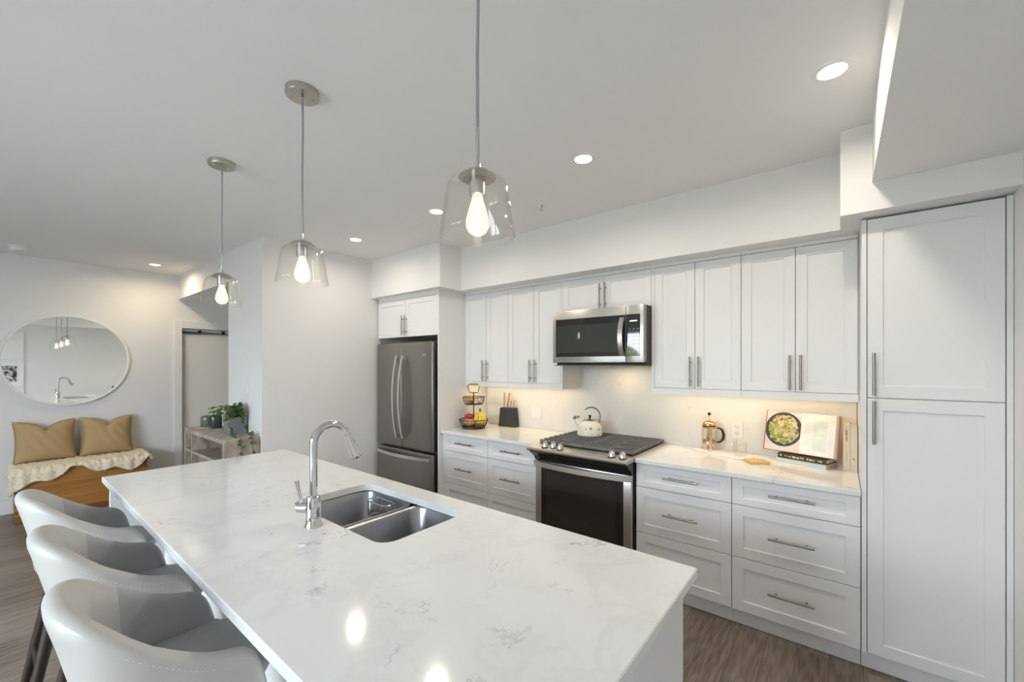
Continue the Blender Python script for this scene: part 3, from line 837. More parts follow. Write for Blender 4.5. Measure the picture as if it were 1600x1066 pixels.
# ------------------------------------------------------------------ island
t = Thing('kitchen_island', 'white panelled kitchen island base with end gables', 'island', (-0.1, -1.7, FL))
t.part('body', MB().box(-1.40, 1.20, -1.93, -1.335, FL + 0.10, 0.66), 'cab')
t.part('plinth', MB().box(-1.38, 1.18, -1.90, -1.40, FL, FL + 0.10), 'cab')
t.part('end_panel', MB().box(-1.438, -1.412, -2.19, -1.312, FL, 0.8825, 0.0015), 'cab')
t.part('end_panel', MB().box(1.216, 1.242, -2.19, -1.312, FL, 0.8825, 0.0015), 'cab')
t.part('back_panel', MB().box(-1.411, 1.215, -1.95, -1.931, FL, 0.8825), 'cab')
for k in range(4):
    u = -1.40 + k * 0.65
    p = MB().panel(u + 0.004, u + 0.646, -0.872, -(FL + 0.12), 1.951, th=0.018, fw=0.06)
    bmesh.ops.rotate(p.bm, verts=p.bm.verts, cent=(0, 0, 0), matrix=Matrix.Rotation(PI, 3, 'X'))
    d = t.part('recessed_panel', p, 'cab')
for k in range(4):
    u = -1.40 + k * 0.65
    p = MB().panel(-(u + 0.646), -(u + 0.004), FL + 0.12, 0.875, 1.314, fw=0.055)
    bmesh.ops.rotate(p.bm, verts=p.bm.verts, cent=(0, 0, 0), matrix=Matrix.Rotation(PI, 3, 'Z'))
    t.part('door', p, 'cab')
t.part('top_frame', MB().box(-1.411, 1.215, -1.338, -1.336, 0.66, 0.8825), 'cab')

# worktop with a sink cut-out
def rrect(x0, x1, y0, y1, r, n=6):
    out = []
    for cx, cy, a0 in ((x1 - r, y1 - r, 0), (x0 + r, y1 - r, PI / 2), (x0 + r, y0 + r, PI), (x1 - r, y0 + r, 1.5 * PI)):
        for k in range(n + 1):
            a = a0 + PI / 2 * k / n
            out.append((cx + r * math.cos(a), cy + r * math.sin(a)))
    return out
IX0, IX1, IY0, IY1 = -1.4716, 1.2757, -2.2143, -1.2875
SX0, SX1, SY0, SY1 = -0.262, 0.425, -1.775, -1.393
def slab_with_hole(z0, z1):
    b = MB()
    hole = rrect(SX0, SX1, SY0, SY1, 0.06)
    n = len(hole); q = n // 4
    outer = [(IX1, IY1), (IX0, IY1), (IX0, IY0), (IX1, IY0)]
    c = 0.003
    def layer(z, ins):
        hv = [b.bm.verts.new((x, y, z)) for x, y in hole]
        ov = [b.bm.verts.new((x + (-ins if x > 0 else ins), y + (-ins if y > -1.7 else ins), z)) for x, y in outer]
        return hv, ov
    ht, ot = layer(z1, c); hb, ob = layer(z0, c)
    mo = [b.bm.verts.new((x, y, z1 - c)) for x, y in outer]; mo2 = [b.bm.verts.new((x, y, z0 + c)) for x, y in outer]
    for hv, ov in ((ht, ot), (hb, ob)):
        for k in range(4):
            seg = [hv[(k * q + i) % n] for i in range(q)]
            for a, bb_ in zip(seg, seg[1:]): b.bm.faces.new([ov[k], a, bb_])
            b.bm.faces.new([ov[k], seg[-1], hv[((k + 1) * q) % n], ov[(k + 1) % 4]])
    for k in range(n): b.bm.faces.new([ht[k], ht[(k + 1) % n], hb[(k + 1) % n], hb[k]])
    for A, B in ((ot, mo), (mo, mo2), (mo2, ob)):
        for k in range(4): b.bm.faces.new([A[k], A[(k + 1) % 4], B[(k + 1) % 4], B[k]])
    return b
single('island_worktop', slab_with_hole(0.884, CT), 'quartz', 'large white veined quartz slab on the kitchen island with a sink cut into it', 'worktop', loc=(0, -1.75, 0.884))

# sink
t = Thing('sink', 'double bowl stainless undermount sink set into the island worktop', 'sink', (0.08, -1.585, 0.70))
def bowl(x0, x1, y0, y1, zt, depth):
    b = MB()
    rings = []
    for (ins, z, r) in ((0, zt, 0.055), (0.004, zt - 0.01, 0.055), (0.016, zt - depth + 0.04, 0.055), (0.028, zt - depth + 0.012, 0.055), (0.05, zt - depth, 0.045), (0.12, zt - depth - 0.002, 0.03)):
        rings.append([b.bm.verts.new((x, y, z)) for x, y in rrect(x0 + ins, x1 - ins, y0 + ins, y1 - ins, r)])
    for A, B in zip(rings, rings[1:]):
        for k in range(len(A)): b.bm.faces.new([A[k], A[(k + 1) % len(A)], B[(k + 1) % len(A)], B[k]])
    b.bm.faces.new(rings[-1])
    return b
for (a, b_) in ((SX0 - 0.012, 0.094), (0.118, SX1 + 0.012)):
    bw = t.part('bowl', bowl(a, b_, SY0 - 0.012, SY1 + 0.012, 0.8825, 0.173), 'sink', smooth=True, angle=60)
    md = bw.modifiers.new('thickness', 'SOLIDIFY'); md.thickness = 0.002; md.offset = 1
    t.part('drain', MB().lathe([(0.0, 0.004), (0.035, 0.004), (0.042, 0.002), (0.042, 0.0), (0, 0)], ((a + b_) / 2, -1.584, 0.711), 24), 'steel', bw, smooth=True)
rim = MB()
rim.box(0.094, 0.118, SY0 - 0.012, SY1 + 0.012, 0.868, 0.8765, 0.003)
t.part('divider', rim, 'steel_h', smooth=True)

# sponge caddy hooked in the far bowl
t = Thing('sponge_caddy', 'small wire sponge caddy in the left sink bowl', 'caddy', (-0.10, -1.432, 0.788))
def stadium(cx, cy, lx, ly, z, n=8):
    return [(x, y, z) for x, y in rrect(cx - lx / 2, cx + lx / 2, cy - ly / 2, cy + ly / 2, min(lx, ly) / 2 - 0.001, n)]
w = MB()
CX, CY = -0.100, -1.432
w.tube(stadium(CX, CY, 0.165, 0.060, 0.862), 0.003, 8, closed=True)
t.part('rim', w, 'chrome', smooth=True)
w = MB()
w.tube(stadium(CX, CY, 0.158, 0.054, 0.790), 0.002, 6, closed=True)
top = stadium(CX, CY, 0.165, 0.060, 0.862, 4); bot = stadium(CX, CY, 0.158, 0.054, 0.790, 4)
for a, b_ in list(zip(top, bot)): w.tube([a, b_], 0.0014, 6)
for k in range(6):
    xx = CX - 0.055 + k * 0.022
    w.tube([(xx, CY - 0.026, 0.79), (xx, CY + 0.026, 0.79)], 0.0014, 6)
t.part('basket', w, 'chrome', smooth=True)

# faucet
fx, fy = 0.078, -1.836
t = Thing('faucet', 'tall chrome gooseneck pull down faucet on the island', 'faucet', (fx, fy, CT))
t.part('base', MB().lathe([(0, 0), (0.031, 0), (0.031, 0.006), (0.027, 0.012), (0.026, 0.05), (0.0255, 0.105), (0.024, 0.11), (0.016, 0.112), (0, 0.112)], (fx, fy, CT), 32), 'chrome', smooth=True)
pts, R_ = [], 0.068
pts += [(fx, fy, 1.02), (fx, fy, 1.10), (fx, fy, 1.20)]
for k in range(0, 15):
    a = PI - k * (PI * 0.90) / 14
    pts.append((fx, fy + R_ + R_ * math.cos(a), 1.215 + R_ * math.sin(a)))
t.part('neck', MB().tube(pts, 0.0135, 20), 'chrome', smooth=True)
p_end = Vector(pts[-1]); dr_ = (Vector(pts[-1]) - Vector(pts[-2])).normalized()
q = Matrix.Translation(p_end) @ dr_.to_track_quat('Z', 'Y').to_matrix().to_4x4()
sp = t.part('spray_head', MB().lathe([(0, -0.002), (0.0145, -0.002), (0.0155, 0.004), (0.0145, 0.010), (0.017, 0.03), (0.021, 0.085), (0.022, 0.098), (0.020, 0.104), (0, 0.104)], n=28, mat=q), 'chrome', smooth=True)
t.part('nozzle', MB().lathe([(0, 0.1045), (0.016, 0.1045), (0.016, 0.106), (0, 0.106)], n=24, mat=q), 'black_m', sp)
ld = Vector((-0.80, -0.60, 0)).normalized()
b0 = Vector((fx, fy, CT + 0.068))
lv = t.part('lever', MB().cyl(b0 + ld * 0.02, b0 + ld * 0.058, 0.0195, 0.019, 24), 'chrome', smooth=True)
t.part('lever_handle', MB().tube([b0 + ld * 0.045 + Vector((0, 0, 0.012)), b0 + ld * 0.055 + Vector((0, 0, 0.06)), b0 + ld * 0.064 + Vector((0, 0, 0.098))], [0.007, 0.006, 0.0085], 12), 'chrome', lv, smooth=True)

# ------------------------------------------------------------------ bar stools
def stool():
    t = Thing('bar_stool', 'x', 'bar stool', (0, 0, 0), 'grey leather bar stools along the island')
    HW, YBK, YFR, YC = 0.220, -0.222, 0.170, -0.03
    path = []
    NS = 10
    for k in range(NS): path.append(Vector((-HW - 0.004 * math.sin(PI * k / NS), YFR + (YC - YFR) * k / NS, 0)))
    NA = 36
    for k in range(NA + 1):
        a = PI + PI * k / NA
        cx, sy = math.cos(a), math.sin(a)
        e = 2 / 2.5
        path.append(Vector((HW * math.copysign(abs(cx) ** e, cx), YC + (YC - YBK) * math.copysign(abs(sy) ** e, sy), 0)))
    for k in range(NS - 1, -1, -1): path.append(Vector((HW + 0.004 * math.sin(PI * k / NS), YFR + (YC - YFR) * k / NS, 0)))
    n = len(path)
    L = [0.0]
    for a, b in zip(path, path[1:]): L.append(L[-1] + (b - a).length)
    tot = L[-1]
    sm = lambda u: (lambda v: v * v * (3 - 2 * v))(max(0, min(1, u)))
    zb = 0.465
    cols, rims = [], []
    for i in range(n):
        d = (path[min(i + 1, n - 1)] - path[max(i - 1, 0)]).normalized()
        inn = Vector((-d.y, d.x, 0))
        y = path[i].y
        h = 0.747 + 0.183 * sm((0.10 - y) / 0.36)
        e = min(L[i], tot - L[i])
        if e < 0.09:
            u = 1 - e / 0.09
            h = 0.60 + (h - 0.60) * math.sqrt(max(0, 1 - u * u))
        bk = sm((0.02 - y) / 0.22)
        th = 0.036 + 0.014 * bk
        hh = h - zb
        lean = 0.060 + 0.035 * sm((0.15 - y) / 0.36)
        prof = [(lean + 0.02, zb), (lean, zb + 0.03), (lean * 0.55, zb + 0.45 * hh), (lean * 0.18, zb + 0.82 * hh), (0.0, h - 0.030), (0.003, h - 0.012), (0.013, h - 0.002), (th * 0.55, h), (th - 0.010, h - 0.005), (th, h - 0.018)]
        ti = th + 0.004 + 0.022 * bk
        zin = 0.625
        hi = max(h - 0.05, zin + 0.012)
        for q_ in range(6):
            f = q_ / 5
            prof.append((ti + (0.024 * bk + 0.012) * f, hi + (zin - hi) * f))
        cols.append([path[i] + inn * o_ + Vector((0, 0, z_)) for o_, z_ in prof])
        rims.append((path[i] + inn * (0.0015 + 0.0045 * bk), h - 0.036, d, e))
    nr = len(cols[0])
    bk_mb = MB(); lin = (MB(), MB())
    def is_lining(i, j):
        if j < 7: return False
        e = min(L[i], tot - L[i])
        return e < 0.228
    # folds in the lining
    for i in range(n):
        e = min(L[i], tot - L[i])
        if 0.05 < e < 0.27:
            d = (path[min(i + 1, n - 1)] - path[max(i - 1, 0)]).normalized(); inn = Vector((-d.y, d.x, 0))
            wgt = sm((e - 0.08) / 0.1) * sm((0.27 - e) / 0.07)
            for q_ in range(1, 5):
                cols[i][nr - 6 + q_] = cols[i][nr - 6 + q_] + inn * 0.0045 * wgt * math.sin((e + 0.05 * q_) * 2 * PI / 0.075)
    maps = ({}, {}, {})
    def vert(which, i, j):
        mbx = bk_mb if which == 0 else lin[which - 1]
        if (i, j) not in maps[which]: maps[which][(i, j)] = mbx.bm.verts.new(cols[i][j])
        return maps[which][(i, j)]
    for i in range(n - 1):
        for j in range(nr - 1):
            w_ = 0
            if is_lining(i, j): w_ = 1 if i < n / 2 else 2
            mbx = bk_mb if w_ == 0 else lin[w_ - 1]
            mbx.bm.faces.new([vert(w_, i, j), vert(w_, i + 1, j), vert(w_, i + 1, j + 1), vert(w_, i, j + 1)])
    for i in (0, n - 1):
        bk_mb.bm.faces.new([vert(0, i, j) for j in range(nr - 5)])
    t.part('backrest', bk_mb, 'leather', local=True, smooth=True, angle=180, subsurf=1)
    for l_ in lin: t.part('arm_lining', l_, 'leather_d', local=True, smooth=True, angle=180, subsurf=1)
    # stitching on the outer rim
    st = MB()
    step = 0.011; nxt = 0.10
    for i in range(n - 1):
        while nxt < tot - 0.10 and L[i] <= nxt < L[i + 1]:
            f = (nxt - L[i]) / (L[i + 1] - L[i])
            p = rims[i][0].lerp(rims[i + 1][0], f); z = rims[i][1] * (1 - f) + rims[i + 1][1] * f
            dd = (Vector((rims[i + 1][0].x, rims[i + 1][0].y, rims[i + 1][1])) - Vector((rims[i][0].x, rims[i][0].y, rims[i][1]))).normalized()
            c0 = Vector((p.x, p.y, z))
            st.tube([c0 - dd * 0.0032, c0 + dd * 0.0032], 0.0011, 5)
            nxt += step
    t.part('stitching', st, 'thread', local=True)
    # seat pad
    so = []
    for k in range(48):
        a = 2 * PI * k / 48
        cx, sy = math.cos(a), math.sin(a)
        e = 2 / 5.0
        so.append((0.180 * math.copysign(abs(cx) ** e, cx), 0.02 + 0.190 * math.copysign(abs(sy) ** e, sy)))
    s = MB()
    rings = []
    for sc_, z in ((0.70, 0.545), (0.80, 0.555), (0.93, 0.590), (1.0, 0.622), (0.985, 0.635), (0.95, 0.6415), (0.7, 0.648), (0.35, 0.651)):
        rings.append([s.bm.verts.new((x * sc_, 0.02 + (y - 0.02) * sc_, z)) for x, y in so])
    for A, B in zip(rings, rings[1:]):
        for k in range(48): s.bm.faces.new([A[k], A[(k + 1) % 48], B[(k + 1) % 48], B[k]])
    s.bm.faces.new(rings[-1]); s.bm.faces.new(rings[0][::-1])
    t.part('seat', s, 'leather_d', local=True, smooth=True, angle=60)
    for sx in (-1, 1):
        for sy in (-1, 1):
            a, b = Vector((sx * 0.095, sy * 0.120 + 0.01, 0.475)), Vector((sx * 0.150, sy * 0.205 + 0.005, 0.0))
            t.part('leg', MB().tube([a, a.lerp(b, 0.5), b], [0.023, 0.019, 0.013], 14), 'walnut', local=True, smooth=True)
    fr = 0.37
    for sy in (-1, 1):
        pa = Vector((-0.126, sy * 0.166 + 0.007, 0.22)); pb = Vector((0.126, sy * 0.166 + 0.007, 0.22))
        t.part('footrest', MB().cyl(pa, pb, 0.011, n=12), 'walnut', local=True, smooth=True)
    t.part('seat_frame', MB().box(-0.100, 0.100, -0.120, 0.150, 0.455, 0.474, 0.004), 'walnut', local=True)
    return t.o
s0 = stool()
ST = [(0.209, -2.287, 0.0, 'grey leather bar stool at the island, nearest to the viewer'),
      (-0.375, -2.290, 0.0, 'grey leather bar stool at the island, the middle one of the row of stools'),
      (-1.04, -2.300, 0.0, 'grey leather bar stool at the island, nearest to the wooden bench')]
for i, (x, y, r, lab) in enumerate(ST):
    if i == 0:
        s0.location = (x, y, FL); s0.rotation_euler = (0, 0, r); s0['label'] = lab
    else:
        dup(s0, (x, y, FL), r, lab)

# ------------------------------------------------------------------ pendants
def pendant():
    t = Thing('pendant_light', 'x', 'pendant lamp', (0, 0, 0), 'glass pendant lamps above the island')
    zc = 0.0   # origin on the ceiling
    t.part('canopy', MB().lathe([(0, 0), (0.062, 0), (0.062, -0.020), (0.060, -0.024), (0, -0.026)], n=36), 'nickel', local=True, smooth=True)
    for s in (-1, 1):
        t.part('screw', MB().lathe([(0, 0), (0.006, 0), (0.006, -0.004), (0.004, -0.006), (0, -0.007)], (s * 0.026, s * 0.026, -0.025), 12), 'chrome', local=True, smooth=True)
    zs = -0.492
    t.part('cord', MB().tube([(0.0, 0, -0.024), (0.0015, 0.001, -0.15), (-0.0015, 0.001, -0.3), (0, 0, zs)], 0.0042, 8), 'cord', local=True, smooth=True)
    t.part('stem', MB().tube([(0, 0, zs), (0, 0, zs - 0.085), (0, 0, zs - 0.086), (0, 0, zs - 0.108)], [0.0055, 0.0055, 0.0075, 0.0075], 14), 'chrome', local=True, smooth=True)
    z0 = zs - 0.104
    t.part('cap', MB().lathe([(0, 0), (0.012, 0), (0.032, -0.007), (0.046, -0.018), (0.048, -0.021), (0, -0.021)], (0, 0, z0), 32), 'nickel', local=True, smooth=True)
    t.part('socket', MB().lathe([(0, 0), (0.021, 0), (0.021, -0.045), (0, -0.045)], (0, 0, z0 - 0.021), 24), 'socket', local=True, smooth=True)
    zt = z0 - 0.0225
    prof = [(0.040, 0.0), (0.060, -0.002), (0.070, -0.008), (0.0765, -0.020), (0.080, -0.040), (0.086, -0.080), (0.0915, -0.115), (0.0965, -0.148)]
    inner = [(r - 0.003, z - (0.003 if k < 3 else 0)) for k, (r, z) in enumerate(prof)][::-1]
    t.part('shade', MB().lathe(prof + [(0.095, -0.150)] + inner, (0, 0, zt), 48, closed=True), 'glass', local=True, smooth=True, angle=60)
    zb = z0 - 0.066
    b = t.part('bulb', MB().lathe([(0.013, 0.0), (0.015, -0.012), (0.019, -0.024), (0.026, -0.048), (0.030, -0.066), (0.029, -0.080), (0.022, -0.094), (0.010, -0.101), (0, -0.103)], (0, 0, zb), 24), 'bulb', local=True, smooth=True)
    t.part('filament', MB().tube([(0, 0, zb - 0.010), (0, 0, zb - 0.03), (0, 0, zb - 0.075), (0, 0, zb - 0.090)], [0.004, 0.009, 0.011, 0.005], 12), 'filament', b, local=True, smooth=True)
    return t.o
p0 = pendant()
PN = [(0.881, 'clear glass pendant lamp nearest to the viewer, its canopy out of the frame'), (-0.074, 'clear glass pendant lamp in the middle of the three over the island'), (-1.005, 'clear glass pendant lamp farthest from the viewer, nearest the round mirror')]
for i, (x, lab) in enumerate(PN):
    if i == 0: p0.location = (x, -1.807, ZC); p0['label'] = lab
    else: dup(p0, (x, -1.807, ZC), 0.4 * i, lab)

# ------------------------------------------------------------------ recessed downlights, sprinkler, smoke detector
def downlight():
    t = Thing('downlight', 'x', 'ceiling light', (0, 0, 0), 'recessed ceiling downlights')
    t.part('trim_ring', MB().lathe([(0.043, -0.0005), (0.046, -0.004), (0.058, -0.005), (0.064, -0.0025), (0.065, -0.0003)], n=40), 'trim', local=True, smooth=True)
    t.part('lens', MB().lathe([(0, -0.002), (0.0455, -0.002), (0.0455, -0.0005), (0, -0.0005)], n=32), 'lens', local=True)
    return t.o
DL = [(1.58, -0.636, 'large bright recessed downlight nearest the dropped beam'), (0.539, -0.630, 'recessed downlight in front of the bulkhead, second from the dropped beam'),
      (-0.64, -0.615, 'recessed downlight in front of the bulkhead, beside the near glass shade'), (-1.691, -0.612, 'recessed downlight nearest the refrigerator bulkhead'),
      (-4.211, -1.483, 'recessed downlight above the round mirror by the passage bulkhead')]
d0 = downlight()
LAMP = (1.0, 0.88, 0.71)
for i, (x, y, lab) in enumerate(DL):
    if i == 0: d0.location = (x, y, ZC); d0['label'] = lab
    else: dup(d0, (x, y, ZC), 0, lab)
    area('downlight_lamp', (x, y, ZC - 0.006), (0, 0, 0), 0.09, 0.09, (5.4, 5.4, 5.4, 3.8, 5.8)[i], LAMP if i < 4 else (1.0, 0.80, 0.52), 168, 'DISK')
t = Thing('sprinkler', 'small chrome fire sprinkler head on the ceiling', 'sprinkler', (0.0, -0.233, ZC))
t.part('plate', MB().lathe([(0, 0), (0.028, 0), (0.026, -0.004), (0.010, -0.008), (0, -0.008)], (0, -0.233, ZC), 24), 'chrome', smooth=True)
t.part('nozzle', MB().cyl((0, -0.233, ZC - 0.008), (0, -0.233, ZC - 0.03), 0.006, 0.004, 12).cyl((0, -0.233, ZC - 0.03), (0, -0.233, ZC - 0.032), 0.012, n=16), 'chrome', smooth=True)
t = Thing('smoke_detector', 'round white smoke detector on the ceiling above the mirror', 'smoke detector', (-4.33, -2.43, ZC))
t.part('base', MB().lathe([(0, 0), (0.075, 0), (0.075, -0.010), (0, -0.010)], (-4.33, -2.43, ZC), 32), 'trim', smooth=True)
t.part('cover', MB().lathe([(0, -0.045), (0.045, -0.044), (0.058, -0.036), (0.060, -0.014), (0.066, -0.0105), (0, -0.0105)], (-4.33, -2.43, ZC), 32), 'trim', smooth=True)

# ------------------------------------------------------------------ switches and outlets
def plate(name, label, c, cat, kind, axis='-Y'):
    x, y, z = c
    t = Thing(name, label, cat, c)
    hw = 0.058 if kind == 'double' else 0.036
    t.part('cover_plate', MB().box(x - hw, x + hw, y - 0.006, y - 0.0005, z - 0.058, z + 0.058, 0.003), 'white_cer')
    if kind == 'outlet':
        for s in (-1, 1):
            so = t.part('socket', MB().box(x - 0.016, x + 0.016, y - 0.0075, y - 0.0055, z + s * 0.022 - 0.014, z + s * 0.022 + 0.014, 0.002), 'white_cer')
            sl = MB()
            sl.box(x - 0.008, x - 0.0055, y - 0.0082, y - 0.007, z + s * 0.022 - 0.002, z + s * 0.022 + 0.008); sl.box(x + 0.0055, x + 0.008, y - 0.0082, y - 0.007, z + s * 0.022 - 0.002, z + s * 0.022 + 0.008)
            sl.cyl((x, y - 0.0082, z + s * 0.022 - 0.008), (x, y - 0.007, z + s * 0.022 - 0.008), 0.0028, n=10)
            t.part('slots', sl, 'ink', so)
    else:
        for dx in ((-0.023, 0.023) if kind == 'double' else (0,)):
            t.part('rocker', MB().box(x + dx - 0.016, x + dx + 0.016, y - 0.0095, y - 0.0055, z - 0.033, z + 0.033, 0.002), 'trim')
plate('light_switch', 'white double switch plate on the backsplash between knife block and kettle', (-0.625, 0.602, 1.062), 'switch', 'double')
plate('power_outlet', 'white power outlet on the backsplash right of the coffee press', (1.052, 0.602, 1.063), 'outlet', 'outlet')
plate('light_switch', 'white switch plate on the dividing wall above the potted plant', (-2.54, YW, 1.297), 'switch', 'single')

# ------------------------------------------------------------------ round mirror and framed pictures
t = Thing('wall_mirror', 'large round wall mirror with a thin white rim above the bench', 'mirror', (XM, -2.078, 1.09))
rot = Matrix.Translation((XM + 0.002, -2.078, 1.562)) @ Matrix.Rotation(PI / 2, 4, 'Y')
t.part('frame', MB().lathe([(0.452, 0.0), (0.474, 0.0), (0.476, 0.018), (0.472, 0.026), (0.460, 0.027), (0.452, 0.022)], n=96, mat=rot, closed=True), 'mframe', smooth=True)
t.part('glass', MB().lathe([(0, 0.014), (0.453, 0.014), (0.453, 0.018), (0, 0.018)], n=96, mat=rot), 'mirror', smooth=True)
t.part('sticker', MB().boxm(Matrix.Translation((XM + 0.0207, -1.745, 1.27)) @ Matrix.Rotation(0.6, 4, 'X'), 0.001, 0.02, 0.012), 'ink')
FR = [(1.655, 2.185, 'plain white print in a white frame on the right wall, seen in the mirror', 'paper'), (1.086, 1.576, 'black and white landscape print in a white frame, seen in the mirror', 'bw'), (0.50, 1.033, 'lowest white framed print on the right wall, partly seen in the mirror', 'bw')]
for z0_, z1_, lab, mm in FR:
    t = Thing('picture_frame', lab, 'picture', (XR, -2.44, z0_), 'white framed prints on the right wall')
    f = MB()
    y0_, y1_ = -2.70, -2.182
    for a in ((y0_, y0_ + 0.02, z0_, z1_), (y1_ - 0.02, y1_, z0_, z1_), (y0_ + 0.02, y1_ - 0.02, z0_, z0_ + 0.02), (y0_ + 0.02, y1_ - 0.02, z1_ - 0.02, z1_)):
        f.box(XR - 0.03, XR - 0.001, *a)
    t.part('frame', f, 'mframe')
    t.part('mat_board', MB().box(XR - 0.012, XR - 0.008, y0_ + 0.02, y1_ - 0.02, z0_ + 0.02, z1_ - 0.02), 'paper')
    t.part('print', MB().box(XR - 0.0135, XR - 0.012, y0_ + 0.09, y1_ - 0.09, z0_ + 0.08, z1_ - 0.08), mm)

# ------------------------------------------------------------------ bench, fleece, cushions
BX0, BX1, BY0, BY1, BZ = XM + 0.03, -4.295, -2.455, -1.53, 0.515
t = Thing('wooden_bench', 'honey coloured pine blanket chest used as a bench below the mirror', 'bench', (-4.53, -2.0, FL))
t.part('body', MB().box(BX0 + 0.02, BX1, BY0, BY1, FL + 0.06, BZ - 0.025, 0.003), 'pine')
t.part('lid', MB().box(BX0, BX1 + 0.012, BY0 - 0.012, BY1 + 0.012, BZ - 0.024, BZ, 0.004), 'pine')
t.part('plinth', MB().box(BX0 + 0.02, BX1 - 0.004, BY0 + 0.004, BY1 - 0.004, FL, FL + 0.058), 'pine_d')
dv = MB()
for k in range(6):
    z = FL + 0.08 + k * 0.066
    for yy in (BY0 + 0.012, BY1 - 0.012): dv.box(BX1 - 0.002, BX1 + 0.0012, yy - 0.011, yy + 0.011, z, z + 0.033)
t.part('dovetails', dv, 'pine_d')

def fleece():
    rnd = random.Random(3)
    def edge(u):   # how far the fleece hangs over the front edge
        return 0.055 + 0.045 * math.sin(u * 9.5 + 0.6) + 0.03 * math.sin(u * 23 + 1.0) + 0.06 * (1 - u) ** 2
    W_ = BX1 + 0.012 - BX0 - 0.02
    def P(u, v):
        y = BY0 - 0.055 + (BY1 - BY0 + 0.10) * u
        x0 = BX0 + 0.02; top = W_; tot = top + max(0.015, edge(u))
        s = tot * v
        if s <= top - 0.02: x, z, nn = x0 + s, BZ + 0.014, Vector((0, 0, 1))
        else:
            q_ = s - (top - 0.02)
            a = min(q_ / 0.035, PI / 2)
            x = x0 + top - 0.02 + 0.035 * math.sin(a); z = BZ + 0.014 - 0.035 * (1 - math.cos(a)); nn = Vector((math.sin(a), 0, math.cos(a)))
            if q_ > 0.035 * PI / 2: z -= q_ - 0.035 * PI / 2
        for side, yy in ((-1, BY0 - 0.012), (1, BY1 + 0.012)):
            o_ = (y - yy) * side
            if o_ > 0:
                z -= o_ * 1.0; y -= side * o_ * 0.6
        b = 0.010 * math.sin(y * 61 + x * 30) * math.sin(x * 71 - y * 17) + 0.006 * math.sin(y * 150 + 2) * math.sin(z * 140 + x * 120)
        return Vector((x, y, z)) + nn * (0.012 + b)
    t = Thing('sheepskin', 'cream sheepskin fleece draped over the wooden bench', 'sheepskin', (-4.5, -2.0, BZ))
    g = MB().grid(P, 90, 46)
    o_ = t.part('hide', g, 'fleece', smooth=True, angle=180)
    md = o_.modifiers.new('thickness', 'SOLIDIFY'); md.thickness = 0.012; md.offset = -1
    # tufts of wool
    f = MB()
    for _ in range(9000):
        u, v = rnd.random(), rnd.random() ** 0.7
        p = P(u, v); e = 0.004
        du = P(min(1, u + e), v) - P(max(0, u - e), v); dv_ = P(u, min(1, v + e)) - P(u, max(0, v - e))
        nn = du.cross(dv_)
        if nn.length < 1e-9: continue
        nn.normalize()
        if nn.z < 0 and nn.x < 0: nn = -nn
        tg = Vector((rnd.uniform(-1, 1), rnd.uniform(-1, 1), rnd.uniform(-1, 0.3)))
        tip = p + nn * rnd.uniform(0.010, 0.022) + tg * 0.013
        sd = nn.cross(tg).normalized() * 0.0022
        mid = p.lerp(tip, 0.55) + nn * 0.004
        vs = [f.bm.verts.new(q_) for q_ in (p - sd, p + sd, mid + sd, mid - sd, tip)]
        f.bm.faces.new([vs[0], vs[1], vs[2], vs[3]]); f.bm.faces.new([vs[3], vs[2], vs[4]])
    w_ = t.part('wool', f, 'fleece')
    w_['kind'] = 'stuff'
fleece()

def cushion(label, cy, w, h, x, lean, rz, chop, seed):
    rnd = random.Random(seed)
    t = Thing('cushion', label, 'cushion', (x, cy, BZ + 0.035), 'tan linen cushions on the bench', rz=rz)
    mats = Matrix.Rotation(lean, 4, 'Y')
    def side(sg):
        def P(a, b):
            u, v = 2 * a - 1, 2 * b - 1
            # pinched outline with pointed corners
            yy = u * w / 2 * (1 - 0.055 * (1 - v * v) ** 1.0 + 0.03 * v * v)
            zz = v * h / 2 * (1 - 0.03 * (1 - u * u))
            dent = chop * (0.65 * math.exp(-(abs(u) / 0.42) ** 1.5) + 0.45 * math.exp(-(u / 0.10) ** 2)) * max(0, v) ** 2.2
            zz -= dent
            th = 0.105 * max(0, (1 - abs(u) ** 2.6)) ** 0.6 * max(0, (1 - abs(v) ** 3.2)) ** 0.55
            th *= 1 - 0.45 * math.exp(-(u / 0.12) ** 2) * max(0, v) ** 1.5
            fold = 0.009 * math.exp(-((abs(u) - 0.25) / 0.3) ** 2) * math.sin(22 * v - 9 * abs(u)) * max(0, v) ** 2 + 0.006 * math.sin(9 * u + 5 * v * abs(u) + seed) * max(0, v) * (1 - u * u) + 0.004 * math.sin(14 * (u + 0.6 * v) + seed) * (1 - v * v) * (1 - u * u)
            xx = sg * (th + fold * (1 if th > 0.01 else 0))
            return mats @ Vector((xx, yy, zz + h / 2))
        return P
    m = MB(); m.grid(side(1), 34, 26); m.grid(side(-1), 34, 26)
    bmesh.ops.remove_doubles(m.bm, verts=m.bm.verts, dist=0.0008)
    t.part('cover', m, 'cushion', local=True, smooth=True, angle=180, subsurf=1)
    sm_ = MB()
    P = side(1)
    ring = [P(k / 20, 0) for k in range(20)] + [P(1, k / 20) for k in range(20)] + [P(1 - k / 20, 1) for k in range(20)] + [P(0, 1 - k / 20) for k in range(20)]
    sm_.tube(ring, 0.0035, 6, closed=True)
    t.part('seam', sm_, 'cushion', local=True, smooth=True)
cushion('tan linen cushion at the end of the bench farther from the closet door', -2.245, 0.415, 0.415, -4.60, -0.20, 0.05, 0.10, 1)
cushion('tan linen cushion on the bench nearer the closet door', -1.805, 0.405, 0.415, -4.60, -0.20, -0.04, 0.095, 4)

